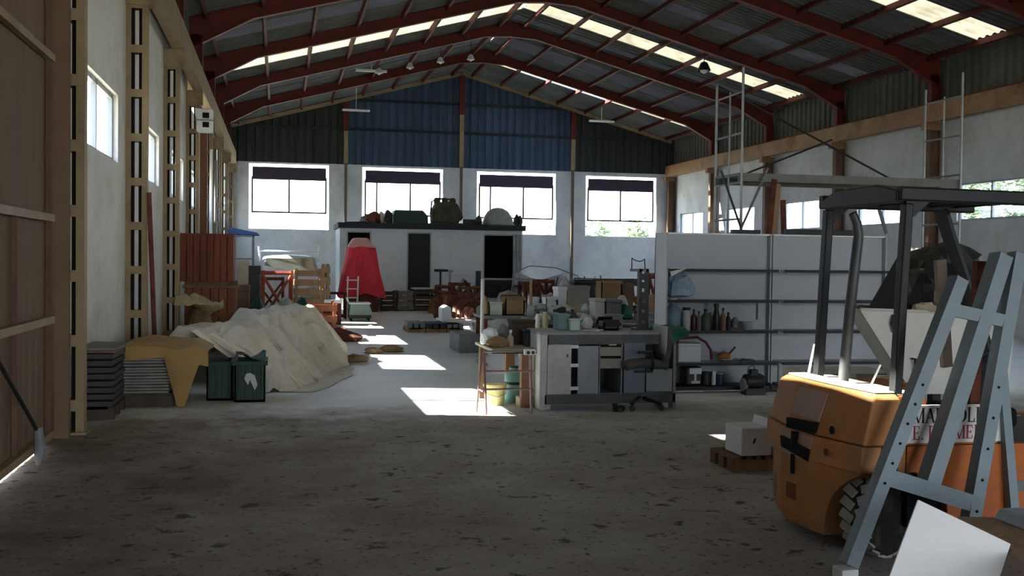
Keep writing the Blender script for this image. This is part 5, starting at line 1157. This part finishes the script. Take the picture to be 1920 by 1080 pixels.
# bundle of planks leaning high by column
Yq = 13.4
for i, (x0, y0, x1, y1, m, lab) in enumerate(((1452, 336, 1441, 446, M_rust, 'dark brown plank standing upright behind the shelving'), (1459, 345, 1452, 446, M_pallet, 'pale plank leaning in the bundle behind the shelving'), (1468, 375, 1470, 446, M_rust, 'short rust brown plank at the outside of the plank bundle'))):
    a = at(x0, y0, Yq+.1*i); b = at(x1, y1, Yq+.1*i); d_ = (a-b)/(a.z-b.z); c0 = b-d_*b.z
    single('leaning_plank', MB().bar((c0.x, c0.y, .01), a, .07, .03, (0, 1, 0)), m, lab, 'plank')

# ================================================================== forklift
M_fk = mat('faded_orange_paint', '#a9733f', rough=.65, var=.14, scale=3.5, dirt='#8b7768', dirt_amt=.75, bump=.05); M_fk2 = mat('deep_orange_paint', '#a85a22', rough=.55, var=.15, scale=2.5, dirt='#6b3a1e', dirt_amt=.5); M_fkg = mat('worn_grey_lit_paint', '#a58a78', rough=.65, var=.2, scale=3, dirt='#7a6a60', dirt_amt=.5)
FX, FY = 2.87, 5.0
t = FKT = thing('forklift', 'faded orange forklift with dark overhead guard seen from behind', 'forklift', (FX, FY+.55, 0))
def fx(x): return x-FX
# counterweight: convex rear, plan sections by height
def cw_plan(x_in, xr, z, yo=.55):
    return [(x_in, -yo, z), (.11+xr, -yo, z), (.0+xr, -.17, z), (.0+xr, .17, z), (.11+xr, yo, z), (x_in, yo, z)]
secs = [cw_plan(.34, .10, .075, .50), cw_plan(.34, .02, .13, .55), cw_plan(.34, 0, .30), cw_plan(.34, 0, .46)]
def loft(secs):
    m = MB(); n = len(secs[0]); vs = [v for s_ in secs for v in s_]; fs = []
    for i in range(len(secs)-1):
        for j in range(n): fs.append((i*n+j, i*n+(j+1) % n, (i+1)*n+(j+1) % n, (i+1)*n+j))
    fs.append(tuple(range(n))[::-1]); fs.append(tuple((len(secs)-1)*n+j for j in range(n))); return m.add(vs, fs)
# lower counterweight keeps only its rear skin so the wheel arch stays open
low = MB()
def lcs(z, yn, k, xin): return [(k+max(0, yn-.17)*.29, -yn, z), (k, -.15, z), (k, .15, z), (k+.12, .50, z), (xin, .50, z), (xin, -yn, z)]
low = loft([lcs(.075, .27, .02, .16), lcs(.14, .29, 0, .16), lcs(.22, .305, 0, .16), lcs(.30, .34, 0, .17), lcs(.37, .40, 0, .18), lcs(.42, .47, 0, .2), lcs(.462, .55, 0, .24)])
low.build('lower_counterweight', M_fk, t)
up = loft([[(.09, -.55, .462), (.0, -.17, .462), (.0, .17, .462), (.09, .55, .462), (.355, .55, .462), (.355, -.55, .462)],
           [(.10, -.55, .60), (.03, -.17, .60), (.03, .17, .60), (.10, .55, .60), (.355, .55, .60), (.355, -.55, .60)]])
up.build('middle_counterweight', M_fk, t, bevel=.006)
hood = loft([[(.11, -.545, .605), (.04, -.17, .605), (.04, .17, .605), (.11, .545, .605), (.33, .545, .605), (.33, -.545, .605)],
             [(.17, -.53, .845), (.12, -.2, .85), (.12, .2, .85), (.17, .53, .845), (.33, .53, .845), (.33, -.53, .845)],
             [(.20, -.50, .87), (.15, -.2, .875), (.15, .2, .875), (.20, .5, .87), (.32, .5, .87), (.32, -.5, .87)]])
hood.build('rear_hood', M_fk, t, bevel=.01)
loft([[(.205, -.49, .8765), (.155, -.19, .8815), (.155, .2, .8815), (.205, .49, .8765), (.318, .49, .8765), (.318, -.49, .8765)], [(.21, -.485, .882), (.16, -.185, .886), (.16, .195, .886), (.21, .485, .882), (.315, .485, .882), (.315, -.485, .882)]]).build('dusty_sunlit_hood_top', M_lgrey, t)  # pale top plates: dust plus sunlit whiteness put into the colour
MB().b2((.335, -.49, .8605), (.495, .49, .866)).build('dusty_sunlit_bulkhead_top', M_lgrey, t)
MB().b2((.335, -.545, .605), (.9, .545, .62)).build('deck_plate', M_fk2, t)
MB().b2((.34, .1, .62), (.86, .52, .84)).build('engine_cover', M_fk2, t, bevel=.02)
MB().b2((.33, -.5, .62), (.50, .5, .86)).build('rear_bulkhead', M_fk2, t, bevel=.01)
for nm_, ya, yb, za, zb, x0_, x1_ in (('worn_lit_upper_panel', -.165, .165, .68, .835, .063, .113), ('worn_lit_lower_panel', -.165, .165, .46, .59, .0, .028)):
    MB().add([(x0_-.004, ya, za), (x0_-.004, yb, za), (x1_-.004, yb, zb), (x1_-.004, ya, zb), (x0_+.01, ya, za), (x0_+.01, yb, za), (x1_+.01, yb, zb), (x1_+.01, ya, zb)], [(0, 1, 2, 3), (7, 6, 5, 4), (0, 4, 5, 1), (1, 5, 6, 2), (2, 6, 7, 3), (3, 7, 4, 0)]).build(nm_, M_fkg, t)  # worn paint and grey window light both put into the panel colour
# dark slots, badge, lamp and coupling on the rear
RR = lambda y: 0 if abs(y) < .17 else (abs(y)-.17)*.29
sl = MB(); sl.prism([(-.17, .615), (.17, .595), (.17, .655), (-.17, .675)], 'x', .034, .08); sl.build('upper_slot', M_void, t)
MB().prism([(-.165, .46), (.15, .49), (.165, .55), (-.165, .525)], 'x', -.006, .02).build('lower_slot', M_void, t)
MB().b2((-.012, -.01, .36), (.02, .02, .47)).build('tow_pin', M_void, t); MB().b2((-.012, -.01, .51), (.02, .02, .60)).build('tow_pin', M_void, t)
MB().b2((-.008, -.03, .215), (.012, .075, .30)).build('square_recess', mat('brown_recess', '#7a4428', rough=.8), t)
MB().lathe([(.003, 0), (.022, 0), (.022, .01), (.003, .01)], (.065, -.31, .655), 16, Matrix.Rotation(-PI/2+.0, 3, 'Y')).build('lamp_hole', M_void, t)
MB().lathe([(.012, 0), (.02, 0), (.02, .006), (.012, .006)], (.036, -.30, .535), 14, Matrix.Rotation(-PI/2, 3, 'Y')).build('lifting_ring', M_rust, t)
MB().b2((.3, -.556, .47), (.304, -.55, .60)).build('seam', M_void, t); MB().b2((.21, -.556, .3), (.214, -.55, .60)).build('seam', M_void, t)
# chassis side with arch
ch = MB(); ar = [(.50+.27*math.cos(a_), .17+.275*math.sin(a_)) for a_ in [PI*k/12 for k in range(13)]]
poly = [(2.3, .12), (2.3, .60), (.335, .60), (.335, .462), (.26, .462)]+[(p_[0]-.28, p_[1]) for p_ in reversed(ar) if p_[0]-.28 > .0][:0]
side = [(.36, .462), (.36, .60), (2.3, .60), (2.3, .14), (.62, .14), (.60, .30), (.53, .40), (.42, .455)]
for s_, y0 in ((-1, -.55), (1, .50)): MB().b2((.36, y0, .462), (2.3, y0+.05, .60)).prism([(.42, .456), (.53, .40), (.60, .30), (.62, .14), (1.5, .14), (1.5, .4615), (.42, .4615)], 'y', y0, y0+.05).b2((1.5, y0, .30), (2.3, y0+.05, .4615)).build('chassis_side', M_fk2, t)
MB().b2((.40, -.50, .16), (2.25, .5, .44)).build('chassis_core', M_void, t); MB().b2((.2, -.5, .44), (2.28, .5, .595)).build('floor_plate', M_dark, t)
MB().b2((1.02, -.562, .34), (1.06, -.555, .40)).build('side_bracket', M_mgrey, t)
# sign panel
SXa, SXb = fx(3.225), fx(3.80); SY = -.548
MB().b2((SXa, SY, .615), (SXb, SY+.015, .815)).build('sign_panel', mat('sign_white', '#d6d4d2', rough=.5, var=.06, dirt='#a8a098', dirt_amt=.3), t)
GL = {  # serif capitals as stroke quads in a 1 x 1 cell
 'M': (1.15, [('v', .14, .05), ('v', 1.0, .15), ('d', .14, 1, .55, .0, .14), ('d', .55, 0, .98, 1, .05), ('s', .14, 0), ('s', 1.0, 0), ('s', .12, 1), ('s', 1.02, 1)]),
 'A': (.95, [('d', .14, 0, .48, 1, .05), ('d', .48, 1, .84, 0, .15), ('h', .25, .72, .33, .05), ('s', .14, 0), ('s', .84, 0)]),
 'R': (.9, [('v', .2, .15), ('h', .2, .6, .96, .06), ('h', .2, .6, .5, .06), ('v2', .65, .56, .9, .14), ('d', .45, .5, .8, 0, .15), ('s', .2, 0), ('s', .15, 1), ('s', .84, 0)]),
 'O': (.95, [('o',)]), 'P': (.82, [('v', .2, .15), ('h', .2, .55, .96, .06), ('h', .2, .55, .45, .06), ('v2', .62, .5, .9, .14), ('s', .2, 0), ('s', .15, 1)]),
 'L': (.8, [('v', .2, .15), ('h', .2, .7, .03, .06), ('v2', .7, .0, .26, .05), ('s', .2, 0), ('s', .2, 1)]),
 'E': (.82, [('v', .2, .15), ('h', .2, .68, .03, .06), ('h', .2, .66, .97, .06), ('h', .2, .55, .5, .05), ('v2', .68, .0, .25, .05), ('v2', .66, .77, 1, .05), ('v2', .55, .4, .62, .04), ('s', .15, 0), ('s', .15, 1)]),
 'S': (.75, [('c',)]), '.': (.35, [('dot',)]), ' ': (.3, [])}
def word(txt, x, z, h, sxk, m, name):
    mb = MB(); y0, y1 = SY-.003, SY-.0005
    def Q(pts): mb.prism([(x+p_[0]*h*sxk, z+p_[1]*h) for p_ in pts], 'y', y0, y1)
    for chx in txt:
        wd, st = GL[chx]
        for s_ in st:
            if s_[0] == 'v': Q([(s_[1]-s_[2]/2, 0), (s_[1]+s_[2]/2, 0), (s_[1]+s_[2]/2, 1), (s_[1]-s_[2]/2, 1)])
            elif s_[0] == 'v2': Q([(s_[1]-s_[4]/2, s_[2]), (s_[1]+s_[4]/2, s_[2]), (s_[1]+s_[4]/2, s_[3]), (s_[1]-s_[4]/2, s_[3])])
            elif s_[0] == 'h': Q([(s_[1], s_[3]-s_[4]/2), (s_[2], s_[3]-s_[4]/2), (s_[2], s_[3]+s_[4]/2), (s_[1], s_[3]+s_[4]/2)])
            elif s_[0] == 'd': w_ = s_[5]/2; Q([(s_[1]-w_, s_[2]), (s_[1]+w_, s_[2]), (s_[3]+w_, s_[4]), (s_[3]-w_, s_[4])])
            elif s_[0] == 's': Q([(s_[1]-.14, s_[2]-.02 if s_[2] else 0), (s_[1]+.14, s_[2]-.02 if s_[2] else 0), (s_[1]+.14, s_[2]+.02 if s_[2] else .04), (s_[1]-.14, s_[2]+.02 if s_[2] else .04)])
            elif s_[0] == 'dot': Q([(.08, 0), (.24, 0), (.24, .14), (.08, .14)])
            else:
                if s_[0] == 'o': cp = [(.47+.36*math.cos(a_), .5+.47*math.sin(a_)) for a_ in [2*PI*k/16 for k in range(17)]]
                else: cp = [(.62, .82), (.5, .95), (.32, .96), (.16, .84), (.16, .68), (.32, .56), (.5, .46), (.62, .3), (.55, .1), (.36, .03), (.18, .08), (.12, .24)]
                for a_, b_ in zip(cp, cp[1:]):
                    th = .04+.05*abs((b_[1]-a_[1])/(math.hypot(b_[0]-a_[0], b_[1]-a_[1])+1e-6)); Q([(a_[0]-th, a_[1]), (b_[0]-th, b_[1]), (b_[0]+th, b_[1]+.001), (a_[0]+th, a_[1]+.001)] if abs(b_[1]-a_[1]) > .03 else [(a_[0], a_[1]-.03), (b_[0], b_[1]-.03), (b_[0], b_[1]+.03), (a_[0], a_[1]+.03)])
        x += (wd+.04)*h*sxk
    mb.build(name, m, t); return x
M_blk = mat('black_lettering', '#101112', rough=.6, var=.05); M_rl = mat('red_lettering', '#a03045', rough=.6, var=.05)
word('MARMOLES', SXa+.035, .722, .078, .78, M_blk, 'black_lettering'); word('E. PALMERA', SXa+.035, .634, .072, .80, M_rl, 'red_lettering')
# wheels
def wheel(x, y, r, wd, rz, name='rear_wheel'):
    Rz = Matrix.Rotation(rz, 3, 'Z') @ Matrix.Rotation(PI/2, 3, 'X'); c = (x, y, r)
    o = MB().lathe([(r*.55, -wd/2), (r*.9, -wd/2), (r*.97, -wd/2+.015), (r*.97, wd/2-.015), (r*.9, wd/2), (r*.55, wd/2)], c, 32, Rz).build('tyre', M_rubber, t, smooth=True)
    tr = MB(); n = 22
    for k in range(n):
        for s_ in (-1, 1):
            a_ = 2*PI*(k+.25*(s_+1))/n; M3 = Rz @ Matrix.Rotation(a_, 3, 'Z')
            tr.box(Vector(c)+M3 @ Vector((r*.975, 0, s_*wd*.25)), (r*.06, r*.2, wd*.42), rot=M3 @ Matrix.Rotation(s_*.5, 3, 'X'))
    tr.build('tread', mat('dusty_tread', '#8a8a85', rough=.9, var=.2, scale=12), o)
    MB().lathe([(.02, -wd*.3), (r*.56, -wd*.42), (r*.56, wd*.42), (.02, wd*.3)], c, 20, Rz).build('wheel_rim', M_void, t)
wheel(.275, -.42, .235, .18, .5); wheel(.29, .38, .22, .17, .42); wheel(1.75, -.47, .3, .15, 0); wheel(1.75, .47, .3, .15, 0)
# overhead guard
M_gd = mat('dark_guard_paint', '#0d1013', rough=.5, var=.25, scale=4, dirt='#24282c', dirt_amt=.35)
def gl(X, Y, Z): return Vector((X-FX, Y-FY-.55, Z))
zg = 1.93
for Y in (5.1, 5.93):
    MB().bar(gl(3.205, Y, .60), gl(3.262, Y, zg-.05), .047, .062, (0, 1, 0)).build('guard_post', M_gd, t, bevel=.008)
for Y in (5.1, 5.93):
    MB().tube([gl(4.03, Y, zg-.03), gl(4.10, Y, zg-.22), gl(4.20, Y, 1.48), gl(4.36, Y, .95), gl(4.36, Y, .6)], [.045, .042, .036, .036, .036], 6).build('front_post', M_gd, t)
for Y in (5.1, 5.93): MB().bar(gl(3.21, Y, zg), gl(4.25, Y, zg-.01), .06, .075).build('guard_side_rail', M_gd, t, bevel=.01)
MB().prism([(-.45, zg-.045), (.39, zg-.045), (.39, zg-.01), (.2, zg+.055), (-.25, zg+.06), (-.45, zg+.02)], 'x', .33, .40).build('rear_crossbar', M_gd, t, bevel=.008)
for k in range(5): x = fx(3.42+.17*k); MB().b2((x, -.45, zg-.02), (x+.035, .38, zg+.02)).build('roof_bar', M_gd, t)
for Y in (5.1, 5.93): MB().prism([(fx(3.25), zg-.16), (fx(3.25), zg-.03), (fx(3.40), zg-.03)], 'y', Y-FY-.55-.015, Y-FY-.55+.015).build('gusset', M_gd, t)
MB().tube([gl(3.195, 5.6, .86), gl(3.23, 5.6, 1.3), gl(3.268, 5.6, 1.66), gl(3.275, 5.6, 1.72), gl(3.262, 5.6, 1.79), gl(3.235, 5.6, 1.845)], [.031, .031, .03, .029, .026, .024], 14).build('exhaust_pipe', mat('sooty_exhaust_steel', '#484a4b', rough=.5, metal=.4, var=.3, scale=6), t, smooth=True)
MB().lathe([(.012, 0), (.022, 0), (.022, .004), (.012, .004)], gl(3.235, 5.6, 1.845), 12, Matrix.Rotation(-.5, 3, 'Y')).build('pipe_mouth', M_dark, t)
MB().tube([gl(3.05, 5.75, .87), gl(3.09, 5.75, 1.08)], [.009, .005], 8).build('whip_rod', M_white, t); MB().tube([gl(3.28, 5.45, .86), gl(3.34, 5.45, .985)], .006, 8).build('lever', M_white, t)
MB().b2((.95, -.2, .62), (1.3, .2, .74)).build('seat', M_void, t, bevel=.03)
MB().tube([gl(4.15, 5.5, .8), gl(4.05, 5.5, 1.15)], .02, 8).build('steering_column', M_dark, t)
MB().tube([gl(4.05, 5.5, 1.15)+Vector((.17*math.cos(a_)*.5, .17*math.sin(a_), .17*math.cos(a_)*.8)) for a_ in [2*PI*k/16 for k in range(17)]], .012, 6, cap=False).build('steering_wheel', M_dark, t)
MB().b2((2.3, -.4, .1), (2.4, -.28, 2.2)).build('mast_rail', M_gd, t); MB().b2((2.3, .28, .1), (2.4, .4, 2.2)).build('mast_rail', M_gd, t)

# ================================================================== hopper behind the forklift with black bags
YH = 7.4; g = lambda x, y, Y=YH: at(x, y, Y)
A, B, C, D = g(1612, 580), g(1800, 592), g(1880, 700), g(1712, 742)
cx = (A.x+B.x)/2; zb = 0.55
t = thing('tipping_hopper', 'white sheet metal tipping hopper behind the forklift', 'hopper', (cx, YH+.5, 0)); SK = .42
M_hw = mat('dirty_white_sheet_metal', '#c9cac2', rough=.55, var=.08, scale=2, dirt='#a08d60', dirt_amt=.45, bump=.05)
pr = [(A.x-cx, A.z), (g(1905, 592).x-cx, A.z-.04), (g(1890, 740).x-cx, zb), (D.x-cx, zb)]
h_ = MB(); h_.prism(pr, 'y', -.5, -.47).prism([(x_+(SK if i_ in (0, 3) else .1), z_) for i_, (x_, z_) in enumerate(pr)], 'y', .47, .5)
h_.add([(pr[0][0], -.5, pr[0][1]), (pr[0][0]+SK, .5, pr[0][1]), (pr[3][0]+SK, .5, pr[3][1]), (pr[3][0], -.5, pr[3][1])], [(0, 1, 2, 3)]).add([(pr[1][0], -.5, pr[1][1]), (pr[1][0]+.1, .5, pr[1][1]), (pr[2][0]+.1, .5, pr[2][1]), (pr[2][0], -.5, pr[2][1])], [(0, 1, 2, 3)]).add([(pr[3][0], -.5, zb), (pr[2][0], -.5, zb), (pr[2][0]+.1, .5, zb), (pr[3][0]+SK, .5, zb)], [(0, 1, 2, 3)])
h_.build('body', M_hw, t); MB().tube([(pr[0][0], -.51, pr[0][1]), (pr[1][0], -.51, pr[1][1])], .014, 6).build('rim', M_hw, t)
s_c = MB().tube([(g(1672, 640).x-cx, -.52, g(1672, 590).z), (g(1668, 640).x-cx, -.53, g(1672, 606).z), (g(1674, 0).x*0+g(1674, 612).x-cx, -.53, g(1672, 622).z)], .012, 6).build('latch', M_dark, t)
MB().tube([(g(1706, 680).x-cx, -.52, g(1706, 672).z), (g(1712, 676).x-cx, -.53, g(1712, 672).z), (g(1712, 690).x-cx, -.53, g(1712, 715).z)], .01, 6).build('hook', M_dark, t)
for y in (-.4, .4):
    for x in (pr[3][0]+.05, pr[2][0]-.05): MB().b2((x-.04, y-.04, 0), (x+.04, y+.04, zb)).build('leg', M_dark, t)
MB().b2((pr[3][0], -.44, .12), (pr[2][0], .44, .16)).build('base_frame', M_dark, t)
M_bag = mat('black_bag_film', '#141716', rough=.45, var=.3, scale=6, spec=.5)
P1 = g(1705, 560, YH+.35); P2 = g(1772, 545, YH+.4); zz = A.z-.03
single('rubbish_fill', MB().b2((pr[0][0]+.45, -.45, 0), (pr[1][0]-.1, .45, .03)), M_void, 'dark packed waste filling the white hopper', 'waste', (cx, YH+.5, A.z-.1))
single('rubbish_bag', MB().blob((0, 0, .26), (.36, .30, .36), 81, .2, 20), M_bag, 'big black bag bulging over the white hopper', 'bag', (g(1770, 560, YH+.5).x, YH+.55, A.z-.07))
single('rubbish_bag', MB().blob((0, 0, .13), (.26, .20, .2), 82, .25, 16), M_bag, 'smaller black bag at the open edge of the white hopper', 'bag', (g(1745, 575, YH+.2).x, YH+.2, A.z-.07))
a = g(1660, 560, YH+.5); b = g(1725, 480, YH+.5)
single('slate_sheet', MB().bar((a.x-.02, YH+.45, A.z-.07), (b.x, YH+.5, b.z), .5, .02, (0, 0, 1)), mat('slate_grey_panel', '#2a2e2f', rough=.6, var=.2), 'slate grey panel leaning out of the white hopper', 'panel')
single('pale_rag', MB().blob((0, 0, .03), (.14, .08, .05), 83, .3, 12), M_beige, 'pale rag caught between the black bags', 'rag', (g(1745, 560, YH).x, YH+.05, A.z-.02))
# low things between forklift and shelving
for i, (x0, x1, y0, Y, d, m, lab) in enumerate(((1528, 1600, 700, 8.6, .6, M_beige, 'beige stone slab stack before the empty shelving'), (1605, 1690, 700, 8.4, .6, M_lgrey, 'pale grey block stack behind the forklift hood'), (1683, 1716, 722, 7.0, .3, M_beige, 'open beige box just behind the forklift body'))):
    X, Z, w, h = rect(x0, y0, x1, 760, Y); box(lab, X, Y, 0, w, d, at((x0+x1)/2, y0, Y).z, m, name='stone_stack' if i < 2 else 'open_box', lid=(i < 2), lidm=M_lgrey, cat='stone stack' if i < 2 else 'box')

# white box on pallet in front of shelving
P = floor_at(1400, 892); pallet('small brown pallet under the white box behind the forklift', (P.x+.20, P.y+.35, 0), .5, .42, .11, 0, None, M_oak)
P2 = at(1412, 868, P.y+.15); t = thing('white_box', 'white box with a small dark mark standing on the brown pallet', 'box', (P2.x+.03, P.y+.30, .112)); wb = at(1442, 860, P.y+.1).x-at(1385, 860, P.y+.1).x
MB().b2((-wb/2, -.14, 0), (wb/2, .16, .21)).build('body', M_white, t, bevel=.008); MB().prism([(-.03, .09), (-.015, .10), (-.005, .135), (-.02, .13)], 'y', -.142, -.1405).build('dark_mark', M_blk, t); MB().box((wb/2-.01, 0, .22), (.02, .3, .1), rot=Matrix.Rotation(.2, 3, 'Y')).build('raised_flap', M_white, t)

# ================================================================== steel A-frame and things at the near right
M_af = mat('blue_grey_painted_steel', '#76848b', rough=.5, var=.1, scale=5, dirt='#6e777b', dirt_amt=.4)
Yf = lambda z: 4.74+.10*z
def fa(px, py):
    Y = 4.8
    for _ in range(6): p_ = at(px, py, Y); Y = Yf(p_.z)
    return at(px, py, Y)
t = thing('a_frame_rack', 'blue grey steel A-frame rack leaning in front of the forklift', 'rack', (3.1, 4.8, 0)); O = Vector((3.1, 4.8, 0))
def rail(p_, q_, w, d, name='rail'):
    p_, q_ = p_-O, q_-O; up = Vector((0, 1, 0)); m = MB(); dirv = (q_-p_).normalized(); side = dirv.cross(up).normalized()
    m.bar(p_, q_, w, .006, up); o = m.build(name, M_af, t)
    k = MB(); e = side*(w/2-.003)
    for s_ in (-1, 1): k.bar(p_+e*s_+Vector((0, d/2, 0)), q_+e*s_+Vector((0, d/2, 0)), .006, d, up)
    k.build('rail_flange', M_af, o)
    return o, p_, q_, dirv
r1, p1, q1, d1_ = rail(fa(1598, 1062), fa(1806, 522), .072, .07)
r2, p2, q2, d2_ = rail(fa(1745, 925), fa(1888, 478), .080, .09)
r3, p3, q3, d3_ = rail(fa(1826, 985), fa(1916, 475), .072, .07)
rail(fa(1655, 892), fa(1838, 948), .085, .05, 'lower_crossbar'); rail(fa(1775, 578), fa(1905, 606), .065, .05, 'upper_crossbar')
MB().bar(fa(1826, 985)-O, Vector((fa(1818, 1010).x-O.x-.02, fa(1826, 985).y-O.y-.02, .0)), .07, .03, (0, 1, 0)).build('leg_extension', M_af, t)
for (p_, q_, n, a0, a1, o) in ((p1, q1, 6, .28, .62, r1), (p3, q3, 5, .05, .5, r3)):
    for k in range(n):
        c = p_.lerp(q_, a0+(a1-a0)*k/(n-1)); MB().lathe([(.001, 0), (.0075, 0), (.0075, .003), (.001, .003)], c+Vector((0, -.004, 0)), 10, Matrix.Rotation(PI/2, 3, 'X')).build('bolt_hole', M_void, o)
MB().b2((-.035, -.02, 0), (.035, .08, .012)); ft = MB(); c = fa(1592, 1068)-O; ft.box((c.x-.02, c.y+.0, .03), (.09, .1, .06)); ft.build('white_foot', M_white, t, bevel=.006)
# rear legs, darker
MB().bar(fa(1828, 487)-O+Vector((0, .3, 0)), fa(1822, 520)-O+Vector((.1, .34, -.5)), .06, .03, (0, 1, 0)).build('rear_upright', mat('brown_steel_channel', '#5f554c', rough=.7, var=.2), t)
MB().bar(q2-Vector((0, 0, .02))+Vector((.0, .05, 0)), Vector((q2.x+.35, q2.y+.62-.35, 0.9)), .05, .04, (0, 1, 0)).build('rear_leg', M_af, t) if 0 else None
single('rust_channel', MB().bar(fa(1893, 490)+Vector((0, .24, 0)), fa(1876, 600)+Vector((0, .24, -1.1)), .06, .04, (0, 1, 0)), M_rust, 'rust brown channel standing upright behind the A-frame top', 'channel')
single('dark_channel', MB().bar(fa(1905, 640)+Vector((.02, .17, 0)), fa(1942, 860)+Vector((0, .17, -.3)), .05, .05, (0, 1, 0)), M_af, 'grey strut slanting down beyond the A-frame', 'strut')
# table at the corner and the board leaning on its edge
zt_ = .45; rzt = -.241
t = thing('side_table', 'low brown table with worn edge at the corner behind the leaning board', 'table', (2.925, 4.135, 0), rzt)
MB().b2((0, -1.3, zt_-.025), (.8, 0, zt_)).build('table_top', wood('worn_table_board', '#a5896e', '#7b6148'), t, bevel=.004)
for sx_ in (.1, .75):
    for sy_ in (-1.2, -.05): MB().b2((sx_-.03, sy_-.03, 0), (sx_+.03, sy_+.03, zt_-.025)).build('leg', M_oak, t)
t = thing('plastic_case', 'pale blue grey flat case with a turquoise corner on the low brown table', 'case', (3.06, 4.10, zt_), -.05)
MB().prism([(0, 0), (.62, 0), (.62, .045), (.03, .045)], 'y', -.30, -.02).build('body', mat('pale_blue_grey_plastic', '#a9b6c4', rough=.4, var=.06), t, bevel=.012)
MB().b2((.11, -.306, .0), (.6, -.3, .016)).build('dark_edge', M_dark, t); MB().prism([(-.002, -.28), (.06, -.304), (.15, -.304), (.05, -.16)], 'z', .046, .0475).build('turquoise_corner', mat('turquoise_plastic', '#5fc0c4', rough=.4, var=.05), t)
a = Vector((2.477, 3.75, .625)); b = Vector((2.783, 3.6, .475)); v_ = Vector((-.39, -.2, -.6))
P4 = [a, b, b+v_*(.473/.6), a+v_*(.623/.6)]; nrm = (b-a).cross(v_).normalized()*.016
if nrm.y < 0: nrm = -nrm
t0 = MB(); t0.add([*P4, *[p_+nrm for p_ in P4]], [(0, 1, 2, 3), (7, 6, 5, 4), (0, 4, 5, 1), (1, 5, 6, 2), (2, 6, 7, 3), (3, 7, 4, 0)])
single('white_board', t0, mat('white_laminate_board', '#e8ebea', rough=.4, var=.03, scale=3), 'large white board leaning on the edge of the low brown table', 'board')
